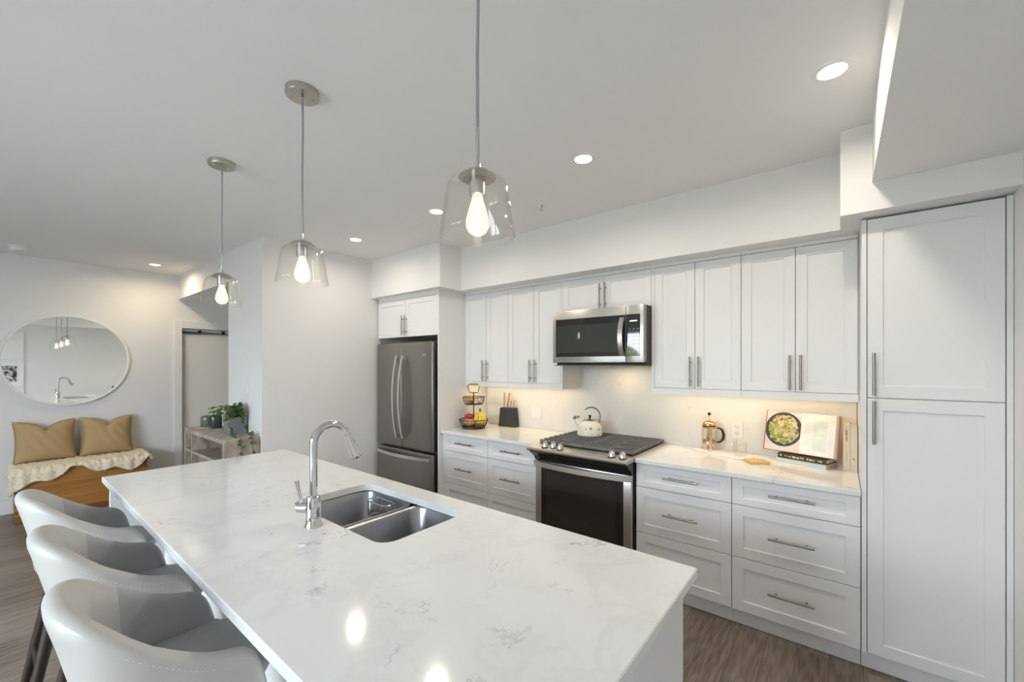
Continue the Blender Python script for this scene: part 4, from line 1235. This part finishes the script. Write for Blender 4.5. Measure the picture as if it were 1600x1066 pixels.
# ------------------------------------------------------------------ console shelf and its things
CZ = 0.905
cx0, cx1, cy0, cy1 = -3.36, -2.256, -1.424, YW - 0.004
t = Thing('console_shelf', 'whitewashed wooden console with open compartments against the dividing wall', 'shelf unit', (-2.8, -1.29, FL))
t.part('top_board', MB().box(cx0, cx1, cy0, cy1, CZ - 0.035, CZ, 0.002), 'whitewash')
t.part('side_board', MB().box(cx0, cx0 + 0.035, cy0, cy1, FL, CZ - 0.035, 0.002), 'whitewash')
t.part('side_board', MB().box(cx1 - 0.045, cx1, cy0, cy1, FL, CZ - 0.035, 0.002), 'whitewash')
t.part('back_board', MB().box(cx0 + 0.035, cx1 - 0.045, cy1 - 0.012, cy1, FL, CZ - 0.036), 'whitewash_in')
t.part('divider', MB().box(-3.14, -3.115, cy0, cy1 - 0.012, FL, CZ - 0.036), 'whitewash')
for z in (0.690, 0.48, 0.27, FL): t.part('shelf_board', MB().box(cx0 + 0.036, cx1 - 0.046, cy0 + 0.003, cy1 - 0.013, z, z + 0.025), 'whitewash')

single('serving_tray', MB().lathe([(0, 0), (0.090, 0), (0.103, 0.004), (0.105, 0.012), (0.101, 0.012), (0.095, 0.006), (0, 0.005)], (-3.19, -1.270, CZ + 0.0005), 40), 'stone_tray', 'round pale tray under the green glass jars on the console', 'tray', loc=(-3.19, -1.270, CZ), smooth=True)
def jar(x, y, z, r, h, mat, label, name='glass_jar'):
    t = Thing(name, label, 'jar', (x, y, z), 'dark green glass jars on the console')
    t.part('body', MB().lathe([(0, 0), (r * 0.96, 0), (r, 0.006), (r, h * 0.78), (r * 0.93, h * 0.92), (r * 0.72, h), (r * 0.66, h), (r * 0.88, h * 0.88), (r * 0.94, h * 0.75), (r * 0.94, 0.01), (0, 0.008)], (x, y, z), 32), mat, smooth=True)
    return t
jar(-3.235, -1.272, CZ + 0.0065, 0.055, 0.105, 'olive_glass', 'round olive glass jar at the left edge of the tray')
jv = jar(-3.115, -1.240, CZ + 0.0065, 0.055, 0.115, 'green_glass', 'dark green ribbed glass jar beside the grey planter, holding a cutting')

def leaf(m, base, d, n, ln, wd, curl):
    side = d.cross(n).normalized()
    rows = 5
    L_, R__, C_ = [], [], []
    for k in range(rows + 1):
        f = k / rows
        w_ = wd * math.sin(PI * min(1, f * 0.92 + 0.06)) ** 0.8 * (1 - 0.25 * f)
        if k == rows: w_ = 0.0004
        p = base + d * ln * f - n * curl * f * f * ln
        C_.append(m.bm.verts.new(p - n * 0.06 * w_)); L_.append(m.bm.verts.new(p + side * w_ + n * 0.18 * w_)); R__.append(m.bm.verts.new(p - side * w_ + n * 0.18 * w_))
    for k in range(rows):
        m.bm.faces.new([C_[k], C_[k + 1], L_[k + 1], L_[k]]); m.bm.faces.new([C_[k], R__[k], R__[k + 1], C_[k + 1]])

px, py = -2.585, -1.240
t = Thing('potted_plant', 'trailing leafy plant in a grey square planter on the console', 'plant', (px, py, CZ))
rz_ = Matrix.Translation((px, py, CZ)) @ Matrix.Rotation(0.0, 4, 'Z')
m = MB()
hw, hh = 0.076, 0.152
outer = rrect(-hw, hw, -hw, hw, 0.012, 3); inn_ = rrect(-hw + 0.008, hw - 0.008, -hw + 0.008, hw - 0.008, 0.01, 3)
rings = [[m.bm.verts.new(rz_ @ Vector((x * s, y * s, z))) for x, y in pl] for pl, s, z in ((outer, 0.93, 0.0005), (outer, 1.0, hh), (inn_, 1.0, hh), (inn_, 0.98, hh - 0.03))]
for A, B in zip(rings, rings[1:]):
    for k in range(len(A)): m.bm.faces.new([A[k], A[(k + 1) % len(A)], B[(k + 1) % len(A)], B[k]])
m.bm.faces.new(rings[0][::-1])
t.part('planter', m, 'concrete')
t.part('soil', MB().prism([(p.co.x if hasattr(p, 'co') else p[0], p[1]) for p in [(px + x * 0.97, py + y * 0.97) for x, y in inn_]], 'Z', CZ + hh - 0.035, CZ + hh - 0.028), 'soil')
rnd = random.Random(11)
lf, st = MB(), MB()
for k in range(64):
    a = rnd.uniform(0, 2 * PI); el = rnd.uniform(0.45, 1.35); ln = rnd.uniform(0.06, 0.145)
    b0 = Vector((px + rnd.uniform(-0.05, 0.05), py + rnd.uniform(-0.05, 0.05), CZ + hh - 0.03))
    d = Vector((math.cos(a) * math.cos(el), math.sin(a) * math.cos(el), math.sin(el)))
    e = b0 + d * ln + Vector((0, 0, 0.02))
    if e.y > YW - 0.05: e.y = YW - 0.05 - rnd.uniform(0, 0.03)
    st.tube([b0, b0.lerp(e, 0.6) + Vector((0, 0, 0.012)), e], 0.0014, 5)
    for q_ in range(2):
        a2 = a + rnd.uniform(-1.2, 1.2)
        if math.sin(a2) > 0.3 and e.y > YW - 0.10: a2 = -a2
        dl = Vector((math.cos(a2), math.sin(a2), rnd.uniform(-0.6, 0.4))).normalized()
        nn = (Vector((0.45, -0.6, 0.75)) - dl * Vector((0.45, -0.6, 0.75)).dot(dl)).normalized()
        leaf(lf, e, dl, nn, rnd.uniform(0.032, 0.052), rnd.uniform(0.011, 0.018), 0.25)
# trailing vines over the end of the console
def vine(pts, nl):
    pts = [Vector(p) for p in pts]
    st.tube(pts, 0.0015, 5)
    for k in range(nl):
        f = (k + 0.5) / nl * (len(pts) - 1); i = min(int(f), len(pts) - 2)
        p = pts[i].lerp(pts[i + 1], f - i)
        a2 = rnd.uniform(-PI, PI)
        dl = Vector((0.35, math.cos(a2), math.sin(a2) - 0.3)).normalized()
        nn = (Vector((0.85, -0.4, 0.35)) - dl * Vector((0.85, -0.4, 0.35)).dot(dl)).normalized()
        leaf(lf, p, dl, nn, rnd.uniform(0.030, 0.045), rnd.uniform(0.010, 0.016), 0.2)
pe = cx1 + 0.015
vine([(px + 0.05, py - 0.04, CZ + hh), (px + 0.10, py - 0.09, CZ + hh + 0.02), (px + 0.13, py - 0.08, CZ + 0.07), (px + 0.20, py - 0.08, CZ + 0.012), (px + 0.30, py - 0.075, CZ + 0.012), (pe, py - 0.06, CZ - 0.01), (pe + 0.008, py - 0.075, CZ - 0.10), (pe + 0.008, py - 0.11, CZ - 0.19)], 20)
vine([(px + 0.06, py + 0.02, CZ + hh), (px + 0.12, py + 0.0, CZ + hh + 0.015), (px + 0.18, py + 0.02, CZ + 0.06), (px + 0.28, py + 0.02, CZ + 0.012), (pe, py + 0.02, CZ - 0.005), (pe + 0.008, py + 0.015, CZ - 0.07), (pe + 0.008, py + 0.01, CZ - 0.20)], 13)
t.part('foliage', lf, 'plant', smooth=True)
t.part('stems', st, 'stem', smooth=True)
# cutting in the jar
t2 = Thing('plant_cutting', 'small leafy cutting standing in the dark green jar', 'plant', (-3.115, -1.240, CZ + 0.02))
lf, st = MB(), MB()
for k in range(6):
    a = rnd.uniform(0, 2 * PI)
    e = Vector((-3.115 + 0.028 * math.cos(a), -1.24 + 0.028 * math.sin(a), CZ + rnd.uniform(0.15, 0.215)))
    st.tube([(-3.115, -1.24, CZ + 0.02), (-3.115 + 0.01 * math.cos(a), -1.24 + 0.01 * math.sin(a), CZ + 0.10), e], 0.0014, 5)
    for q_ in range(3):
        a2 = rnd.uniform(0, 2 * PI)
        dl = Vector((math.cos(a2), math.sin(a2), rnd.uniform(-0.3, 0.5))).normalized()
        nn = (Vector((0.4, -0.7, 0.6)) - dl * Vector((0.4, -0.7, 0.6)).dot(dl)).normalized()
        leaf(lf, e, dl, nn, 0.036, 0.014, 0.2)
t2.part('foliage', lf, 'plant2', smooth=True); t2.part('stems', st, 'stem', smooth=True)
# glassware inside the console
for k, (x, lab) in enumerate(((-2.44, 'clear drinking glass on the console shelf nearest its end board'), (-2.53, 'clear drinking glass on the console shelf, farther inside'))):
    single('drinking_glass', MB().lathe([(0, 0), (0.026, 0), (0.032, 0.11), (0.0305, 0.11), (0.025, 0.006), (0, 0.006)], (x, -1.34, 0.7155), 24), 'glass', lab, 'glass', 'glasses on the console shelf', loc=(x, -1.34, 0.7155), smooth=True)

# ------------------------------------------------------------------ fruit stand
fx, fy = -1.116, 0.262
t = Thing('fruit_stand', 'two tier bronze wire fruit stand in the corner by the refrigerator panel', 'fruit stand', (fx, fy, CT))
def basket(z0, r0, z1, r1, spokes):
    w = MB()
    ring = lambda r, z: [(fx + r * math.cos(2 * PI * k / 40), fy + r * math.sin(2 * PI * k / 40), z) for k in range(40)]
    w.tube(ring(r0, z0), 0.003, 6, closed=True); w.tube(ring(r1, z1), 0.004, 6, closed=True); w.tube(ring((r0 + r1) / 2 + 0.004, (z0 + z1) / 2 + 0.006), 0.002, 6, closed=True)
    for k in range(spokes):
        a = 2 * PI * k / spokes
        w.tube([(fx + r * math.cos(a), fy + r * math.sin(a), z) for r, z in ((r0, z0), ((r0 + r1) / 2 + 0.004, (z0 + z1) / 2 + 0.006), (r1, z1))], 0.0018, 5)
    return w
t.part('base_ring', MB().lathe([(0.100, 0), (0.106, 0), (0.106, 0.018), (0.100, 0.018)], (fx, fy, CT + 0.0005), 40, closed=True), 'wire')
b1 = t.part('lower_basket', basket(0.937, 0.112, 0.997, 0.136, 20), 'wire', smooth=True)
t.part('floor_disc', MB().lathe([(0, 0), (0.114, 0), (0.114, 0.004), (0, 0.004)], (fx, fy, 0.9325), 40), 'wire', b1)
b2 = t.part('upper_basket', basket(1.142, 0.084, 1.208, 0.104, 16), 'wire', smooth=True)
t.part('floor_disc', MB().lathe([(0, 0), (0.086, 0), (0.086, 0.004), (0, 0.004)], (fx, fy, 1.139), 40), 'wire', b2)
t.part('pole', MB().cyl((fx, fy, 0.934), (fx, fy, 1.252), 0.0055, n=12), 'wire', smooth=True)
ca, sa = 0.783, 0.622
hp = [(-0.040, 1.250), (-0.046, 1.275), (-0.056, 1.315), (-0.046, 1.328), (0.046, 1.328), (0.056, 1.315), (0.046, 1.275), (0.040, 1.250)]
t.part('handle', MB().tube([(fx + u * ca, fy + u * sa, z) for u, z in hp], 0.0035, 8, closed=True), 'wire', smooth=True)
t.part('grip', MB().tube([(fx + u * ca, fy + u * sa, 1.329) for u in (-0.042, -0.02, 0.02, 0.042)], [0.007, 0.009, 0.009, 0.007], 12), 'knifewood', smooth=True)

def lump(name, label, cat, c, r, s, mat, group, rz=0, seed=0):
    m = MB().ball((0, 0, 0), r, *s, n=18, rot=Matrix.Rotation(rz, 4, 'Z'))
    rn = random.Random(seed)
    ph = [rn.uniform(0, 6) for _ in range(3)]
    for v in m.bm.verts:
        v.co *= 1 + 0.05 * math.sin(3 * v.co.x / r + ph[0]) * math.sin(2 * v.co.z / r + ph[1])
        v.co += Vector(c)
    return single(name, m, mat, label, cat, group, loc=c, smooth=True, angle=180)
zf = 0.937
lump('sweet_potato', 'pale brown sweet potato at the front of the lower wire basket', 'vegetable', (fx + 0.008, fy - 0.062, zf + 0.0365), 0.036, (1.25, 1, 0.95), 'potato', 'sweet potatoes in the basket', 0.5, 1)
lump('sweet_potato', 'sweet potato lying at the left side of the lower wire basket', 'vegetable', (fx - 0.066, fy - 0.048, zf + 0.028), 0.026, (1.1, 1, 0.95), 'potato', 'sweet potatoes in the basket', 1.7, 2)
lump('onion', 'purple onion behind the sweet potato in the lower basket', 'onion', (fx - 0.060, fy + 0.022, zf + 0.034), 0.034, (1, 1, 0.95), 'apple', None, 0, 3)
m = MB().ball((0, 0, 0), 0.04, 1.25, 0.9, 0.6, n=20)
for v in m.bm.verts: v.co *= 1 + 0.14 * math.sin(v.co.x * 200) * math.sin(v.co.y * 160 + v.co.z * 120)
for v in m.bm.verts: v.co += Vector((fx - 0.045, fy - 0.014, zf + 0.088))
single('net_bag', m, 'rednet', 'crumpled red net bag on top of the vegetables in the lower basket', 'bag', loc=(fx - 0.04, fy - 0.018, zf + 0.07), smooth=True)
# bananas
t = Thing('banana_bunch', 'bunch of yellow bananas standing in the lower wire basket', 'bananas', (fx + 0.05, fy - 0.02, zf))
top_ = Vector((fx + 0.056, fy + 0.030, zf + 0.140))
LAT, FRT = Vector((0.783, 0.622, 0)), Vector((0.622, -0.783, 0))
for k in range(5):
    a = (k - 2) * 0.62
    o2 = LAT * (0.050 * math.sin(a)) + FRT * (0.036 * math.cos(a) - 0.004)
    pts = [top_ + o2 * 0.15 + Vector((0, 0, -0.004)), top_ + o2 * 0.7 + Vector((0, 0, -0.035)), top_ + o2 * 1.1 + Vector((0, 0, -0.075)), top_ + o2 * 1.05 + Vector((0, 0, -0.108)), top_ + o2 * 0.80 + Vector((0, 0, -0.132))]
    b = t.part('banana', MB().tube(pts, [0.005, 0.0125, 0.015, 0.0125, 0.005], 8), 'banana', smooth=True, subsurf=1, angle=180)
    t.part('tip', MB().ball(pts[-1], 0.0045, n=8), 'ink', b)
t.part('stalk', MB().tube([top_ + Vector((0, 0, -0.012)), top_ + Vector((0, 0, 0.008)), top_ + Vector((-0.004, 0, 0.024))], [0.011, 0.008, 0.009], 8), 'banana_tip', smooth=True)
zu = 1.1435
lump('onion', 'golden brown onion in the upper wire basket, front left', 'onion', (fx - 0.028, fy - 0.034, zu + 0.034), 0.034, (1, 1, 0.98), 'bread', 'golden onions in the upper basket', 0, 5)
lump('onion', 'golden brown onion in the upper wire basket, at the back', 'onion', (fx - 0.045, fy + 0.038, zu + 0.032), 0.032, (1, 1, 0.98), 'bread', 'golden onions in the upper basket', 0, 6)
lump('garlic_bulb', 'white garlic bulb in the upper wire basket, front right', 'garlic', (fx + 0.045, fy - 0.012, zu + 0.022), 0.024, (1, 1, 0.92), 'garlic', 'garlic bulbs in the upper basket', 0, 7)
lump('garlic_bulb', 'white garlic bulb at the back of the upper wire basket', 'garlic', (fx + 0.030, fy + 0.048, zu + 0.022), 0.023, (1, 1, 0.92), 'garlic', 'garlic bulbs in the upper basket', 0, 8)

# ------------------------------------------------------------------ knife block and knives
kx, ky, ka = -0.918, 0.545, 0.42
t = Thing('knife_block', 'charcoal knife block against the backsplash beside the fruit stand', 'knife block', (kx, ky, CT), rz=0)
KR = Matrix.Translation((kx, ky, CT)) @ Matrix.Rotation(0.12, 4, 'Z')
m = MB()
pv = []
for (w_, d_, z_) in ((0.095, 0.036, 0.001), (0.094, 0.036, 0.012), (0.079, 0.032, 0.182)):
    pv.append([m.bm.verts.new(KR @ Vector((x, y, z_))) for x, y in ((-w_, -d_), (w_, -d_), (w_, d_), (-w_, d_))])
for A, B in zip(pv, pv[1:]):
    for k in range(4): m.bm.faces.new([A[k], A[(k + 1) % 4], B[(k + 1) % 4], B[k]])
m.bm.faces.new(pv[0][::-1]); m.bm.faces.new(pv[-1])
t.part('body', m, 'block')
t.part('slot_plate', MB().boxm(KR @ Matrix.Translation((0, 0, 0.1828)), 0.15, 0.056, 0.001), 'black_m')
KN = [(-0.052, 0.135, 0.02, 0.0095, 'tall wooden handled knife at the left side of the block'), (-0.018, 0.135, 0.20, 0.0105, 'tall wooden handled knife leaning right in the block, second from left'), (0.022, 0.062, 0.16, 0.007, 'short wooden handled knife in the block, third from left'), (0.050, 0.066, 0.20, 0.007, 'short wooden handled knife at the right side of the block')]
for u, ln, tilt, r, lab in KN:
    t2 = Thing('kitchen_knife', lab, 'knife', KR @ Vector((u, 0, 0.1835)), 'knives in the block')
    d = (KR.to_3x3() @ Vector((math.sin(tilt), 0, math.cos(tilt)))).normalized()
    p = KR @ Vector((u, 0, 0.1835))
    t2.part('handle', MB().tube([p + d * 0.014, p + d * (0.014 + ln * 0.5), p + d * (0.010 + ln)], [r * 0.8, r, r * 0.85], 10), 'knifewood', smooth=True)
    t2.part('bolster', MB().tube([p + d * 0.0005, p + d * 0.014], [r * 0.7, r * 0.8], 10), 'fr_handle', smooth=True)

# ------------------------------------------------------------------ kettle
kx, ky, kz = 0.035, 0.40, 0.9505
t = Thing('kettle', 'cream enamel kettle with small grey flowers on the back left burner', 'kettle', (kx, ky, kz))
t.part('body', MB().lathe([(0, 0), (0.096, 0), (0.100, 0.006), (0.099, 0.04), (0.094, 0.07), (0.080, 0.096), (0.060, 0.111), (0.050, 0.115), (0.05, 0.118), (0, 0.118)], (kx, ky, kz), 40), 'kettle', smooth=True)
sd = Vector((-0.86, -0.42, 0)).normalized()
b = Vector((kx, ky, kz))
sp = t.part('spout', MB().tube([b + sd * 0.075 + Vector((0, 0, 0.078)), b + sd * 0.100 + Vector((0, 0, 0.102)), b + sd * 0.116 + Vector((0, 0, 0.128))], [0.024, 0.019, 0.014], 16), 'kettle', smooth=True)
t.part('whistle', MB().tube([b + sd * 0.113 + Vector((0, 0, 0.126)), b + sd * 0.124 + Vector((0, 0, 0.146))], [0.0155, 0.0155], 14).tube([b + sd * 0.10 + Vector((0, 0, 0.150)), b + sd * 0.085 + Vector((0, 0, 0.138))], [0.006, 0.010], 10), 'handle', sp, smooth=True)
ld_ = t.part('lid', MB().lathe([(0, 0.1265), (0.030, 0.125), (0.050, 0.121), (0.052, 0.1185), (0, 0.1185)], (kx, ky, kz), 32), 'handle', smooth=True)
t.part('knob', MB().lathe([(0, 0.126), (0.006, 0.126), (0.007, 0.140), (0.013, 0.156), (0.012, 0.160), (0, 0.161)], (kx, ky, kz), 20), 'black', ld_, smooth=True)
hs = -sd
pts = []
for k in range(15):
    a = -0.12 * PI + k * (0.87 * PI) / 14
    pts.append(b + hs * (0.012 + 0.070 * math.cos(a)) + Vector((0, 0, 0.150 + 0.072 * math.sin(a))))
t.part('handle', MB().tube([b + hs * 0.076 + Vector((0, 0, 0.100))] + pts, 0.0055, 10), 'handle', smooth=True)

# ------------------------------------------------------------------ things on the right worktop
# marble tray
ta = math.atan2(-0.143, 0.33)
TR = Matrix.Translation((0.985, 0.470, CT)) @ Matrix.Rotation(ta, 4, 'Z')
m = MB()
ol = rrect(-0.19, 0.19, -0.085, 0.085, 0.05, 8)
m.prism(ol, 'Z', 0.0005, 0.011, 0.003)
for v in m.bm.verts: v.co = TR @ v.co
single('serving_board', m, 'marble', 'white marble serving board under the coffee press and cups', 'board', loc=(0.985, 0.470, CT), smooth=True)
# french press
fx, fy, fz = 0.893, 0.520, CT + 0.0112
t = Thing('french_press', 'copper framed glass coffee press with black handle', 'coffee press', (fx, fy, fz))
t.part('beaker', MB().lathe([(0, 0.012), (0.040, 0.012), (0.042, 0.016), (0.042, 0.165), (0.0405, 0.165), (0.0405, 0.018), (0, 0.014)], (fx, fy, fz), 32), 'glass', smooth=True)
fr = MB()
for zz, hgt in ((0.150, 0.013), (0.045, 0.007)):
    fr.lathe([(0.0435, 0), (0.0465, 0), (0.0465, hgt), (0.0435, hgt)], (fx, fy, fz + zz), 36, closed=True)
for k in range(4):
    a = PI / 4 + k * PI / 2 - 0.35
    cxx, syy = math.cos(a), math.sin(a)
    mt = Matrix.Translation((fx + 0.0465 * cxx, fy + 0.0465 * syy, fz + 0.082)) @ Matrix.Rotation(a, 4, 'Z')
    fr.boxm(mt, 0.0025, 0.012, 0.152)
    fr.tube([(fx + 0.0465 * cxx, fy + 0.0465 * syy, fz + 0.010), (fx + 0.053 * cxx, fy + 0.053 * syy, fz + 0.0045)], 0.0042, 8)
t.part('frame', fr, 'copper', smooth=True)
ld_ = t.part('lid', MB().lathe([(0, 0.203), (0.018, 0.201), (0.034, 0.194), (0.043, 0.184), (0.046, 0.176), (0.046, 0.169), (0, 0.169)], (fx, fy, fz), 36), 'copper', smooth=True)
t.part('lid_band', MB().lathe([(0.036, 0.163), (0.044, 0.163), (0.0445, 0.1688), (0.036, 0.1688)], (fx, fy, fz), 36, closed=True), 'black', ld_)
pl = t.part('plunger', MB().cyl((fx, fy, fz + 0.065), (fx, fy, fz + 0.240), 0.002, n=8), 'chrome', smooth=True)
t.part('knob', MB().ball((fx, fy, fz + 0.246), 0.0115, n=16), 'black', pl, smooth=True)
t.part('filter', MB().lathe([(0, 0), (0.039, 0), (0.039, 0.010), (0, 0.010)], (fx, fy, fz + 0.058), 32), 'handle', pl)
hd = Vector((0.80, 0.60, 0))
bb_ = Vector((fx, fy, fz))
t.part('handle', MB().tube([bb_ + hd * 0.047 + Vector((0, 0, 0.148)), bb_ + hd * 0.068 + Vector((0, 0, 0.147)), bb_ + hd * 0.088 + Vector((0, 0, 0.134)), bb_ + hd * 0.098 + Vector((0, 0, 0.105)), bb_ + hd * 0.095 + Vector((0, 0, 0.075)), bb_ + hd * 0.080 + Vector((0, 0, 0.055)), bb_ + hd * 0.056 + Vector((0, 0, 0.048))], [0.005, 0.006, 0.0075, 0.0085, 0.0085, 0.007, 0.006], 12), 'black_m', smooth=True)
# cups
for i, (x, y, lab) in enumerate(((1.030, 0.500, 'clear glass mug on the marble board nearer the coffee press'), (1.100, 0.420, 'clear glass mug on the marble board nearer the wooden coaster'))):
    z = CT + 0.0112
    t = Thing('glass_mug', lab, 'mug', (x, y, z), 'clear glass mugs on the marble board')
    t.part('body', MB().lathe([(0, 0), (0.034, 0), (0.038, 0.006), (0.040, 0.09), (0.038, 0.09), (0.036, 0.010), (0, 0.006)], (x, y, z), 32), 'glass', smooth=True)
    h_ = Vector((0.75, 0.66, 0)); c_ = Vector((x, y, z))
    t.part('handle', MB().tube([c_ + h_ * 0.039 + Vector((0, 0, 0.076)), c_ + h_ * 0.062 + Vector((0, 0, 0.072)), c_ + h_ * 0.066 + Vector((0, 0, 0.046)), c_ + h_ * 0.056 + Vector((0, 0, 0.026)), c_ + h_ * 0.038 + Vector((0, 0, 0.02))], 0.004, 8), 'glass', smooth=True)
# wooden board in the corner of the tray
m = MB()
ol = [(1.085, 0.345), (1.150, 0.268), (1.238, 0.330), (1.232, 0.440), (1.175, 0.452), (1.12, 0.40)]
ol = [(1.172, 0.262), (1.262, 0.362), (1.238, 0.408), (1.150, 0.330), (1.148, 0.290)]
cen = Vector((1.205, 0.325))
hexa = rrect(-0.058, 0.058, -0.05, 0.05, 0.012, 4)
m.prism(hexa, 'Z', 0, 0.016, 0.003)
WB = Matrix.Translation((1.205, 0.328, CT + 0.0005)) @ Matrix.Rotation(0.55, 4, 'Z')
for v in m.bm.verts: v.co = WB @ v.co
single('wooden_coaster', m, 'bamboo', 'thick pale wooden coaster beside the marble board', 'coaster', loc=(1.205, 0.328, CT), smooth=True)

# stacked books, cookbook and standing books
BA = math.atan2(-0.084, 0.253)
def bookbox(name, label, c, a, lx, ly, lz, cover, pages, group, spine=None):
    t = Thing(name, label, 'book', c, group, rz=a)
    cv = MB()
    cv.box(-lx / 2, lx / 2, -ly / 2, ly / 2, 0.0, 0.003); cv.box(-lx / 2, lx / 2, -ly / 2, ly / 2, lz - 0.003, lz); cv.box(-lx / 2, lx / 2, -ly / 2, -ly / 2 + 0.003, 0.003, lz - 0.003)
    t.part('cover', cv, cover, local=True)
    t.part('pages', MB().box(-lx / 2 + 0.004, lx / 2 - 0.004, -ly / 2 + 0.0032, ly / 2 - 0.004, 0.0032, lz - 0.0032), pages, local=True)
    return t
bc = Vector((1.440, 0.482, CT + 0.0005))
bookbox('cookbook', 'pale blue book lying flat at the bottom under the open cookbook', bc, BA, 0.265, 0.155, 0.024, 'bluebook', 'paperedge', None)
t = bookbox('cookbook', 'dark book with gilt marks lying on the pale blue book', bc + Vector((0.004, 0.006, 0.0245)), BA, 0.255, 0.145, 0.029, 'darkbook', 'paperedge', None)
mk = MB()
rn = random.Random(5)
x = -0.115
while x < 0.10:
    w_ = rn.choice((0.004, 0.006, 0.010, 0.016))
    mk.box(x, x + w_, -0.0737, -0.0723, 0.008 + rn.uniform(0, 0.004), 0.018 + rn.uniform(0, 0.004)); x += w_ + rn.choice((0.005, 0.008, 0.018))
t.part('spine_marks', mk, 'gold', local=True)
# open cookbook leaning on a wire stand
SC_ = Vector((1.412, 0.440, CT + 0.060))
t = Thing('open_cookbook', 'open cookbook showing a pan of green salad, leaning above the flat books', 'book', SC_, rz=BA)
lean = Matrix.Rotation(-0.22, 4, 'X')
def leaned(m):
    for v in m.bm.verts: v.co = lean @ v.co
    return m
H_ = 0.246
lp = leaned(MB().box(-0.198, -0.002, -0.006, 0.0, 0.004, H_))
t.part('left_page', lp, 'photo', local=True)
t.part('page_block', leaned(MB().box(-0.194, -0.002, 0.0005, 0.012, 0.004, H_ - 0.002)), 'paperedge', local=True)
rp = Matrix.Rotation(-0.10, 4, 'Z')
m = MB().box(0.002, 0.182, -0.014, -0.004, 0.004, H_)
for v in m.bm.verts: v.co = lean @ (rp @ v.co)
pg = t.part('right_page', m, 'paper', local=True)
m = MB()
def pageline(x0, x1, z, h=0.0016): m.box(x0, x1, -0.0146, -0.0140, z, z + h)
for k in range(13): pageline(0.026, 0.085 - 0.02 * (k % 3 == 2), 0.185 - k * 0.010)
for k in range(15): pageline(0.150, 0.176 - 0.008 * (k % 4 == 1), 0.165 - k * 0.008)
for v in m.bm.verts: v.co = lean @ (rp @ v.co)
t.part('printed_text', m, 'palegrey', pg, local=True)
m = MB().box(0.070, 0.142, -0.0146, -0.0140, 0.03, 0.205)
for v in m.bm.verts: v.co = lean @ (rp @ v.co)
t.part('printed_panel', m, 'bluebook' if False else pbr('pale_printed_panel', (0.72, 0.76, 0.72), 0.4, noise=0.12, nscale=25), pg, local=True)
m = MB().box(0.002, 0.183, -0.0035, 0.020, 0.004, H_ - 0.002)
for v in m.bm.verts: v.co = lean @ (rp @ v.co)
t.part('page_block', m, 'paperedge', local=True)
m = MB().box(-0.203, -0.199, -0.008, 0.014, 0.0, H_ + 0.003); m.box(-0.199, 0.0, 0.013, 0.016, 0.0, H_ + 0.003)
t.part('cover', leaned(m), 'redcover', local=True)
m = MB().box(0.0, 0.188, 0.021, 0.024, 0.0, H_ + 0.003)
for v in m.bm.verts: v.co = lean @ (rp @ v.co)
t.part('cover', m, 'redcover', local=True)

def standing(name, label, x0, x1, y0, depth, h, cover, marks):
    z = CT + 0.0005
    t = Thing(name, label, 'book', ((x0 + x1) / 2, y0 + depth / 2, z), 'books standing against the pantry panel')
    cv = MB()
    cv.box(x0, x0 + 0.003, y0, y0 + depth, z, z + h); cv.box(x1 - 0.003, x1, y0, y0 + depth, z, z + h); cv.box(x0 + 0.003, x1 - 0.003, y0, y0 + 0.003, z, z + h)
    t.part('cover', cv, cover)
    t.part('pages', MB().box(x0 + 0.0032, x1 - 0.0032, y0 + 0.0032, y0 + depth - 0.004, z + 0.003, z + h - 0.004), 'paperedge')
    mk = MB(); rn_ = random.Random(len(label))
    for (za, zb, w_) in marks:
        zz = zb
        while zz > za:
            hh_ = rn_.uniform(0.004, 0.009)
            mk.box((x0 + x1) / 2 - w_ * rn_.uniform(0.6, 1), (x0 + x1) / 2 + w_ * rn_.uniform(0.4, 1), y0 - 0.0006, y0 + 0.0005, zz - hh_, zz - 0.0015); zz -= hh_ + 0.001
    t.part('spine_print', mk, 'ink')
standing('cookbook', 'beige book with dark spine lettering standing beside the open cookbook', 1.617, 1.6475, 0.415, 0.19, 0.258, 'beigebook', [(1.085, 1.145, 0.004), (0.975, 1.01, 0.001)])
standing('cookbook', 'plain pale book standing tight against the pantry panel', 1.6485, 1.6795, 0.413, 0.19, 0.255, 'greybook', [(0.985, 0.993, 0.003)])

# ------------------------------------------------------------------ garden beyond the windows (hedge seen only in reflections, ground added for bounce)
mb = MB()
rn = random.Random(2)
for k in range(26):
    mb.ball((rn.uniform(-7, 5), rn.uniform(-10.5, -8.8), rn.uniform(0.2, 1.7)), rn.uniform(0.5, 0.9), 1, 1, rn.uniform(0.8, 1.1), n=14)
o = mb.build('hedge', 'hedge', smooth=True, angle=180)
tag(o, 'leafy yellow green hedge outside the windows, seen in reflections', 'hedge', kind='stuff')
o = MB().box(-12, 10, -16, YF - 0.3, FL - 0.35, FL - 0.25).build('reflector', 'bounce_paving')  # unseen ground, made pale grey to bounce neutral daylight indoors
tag(o, 'unseen pale terrace outside the windows', 'reflector', kind='structure')
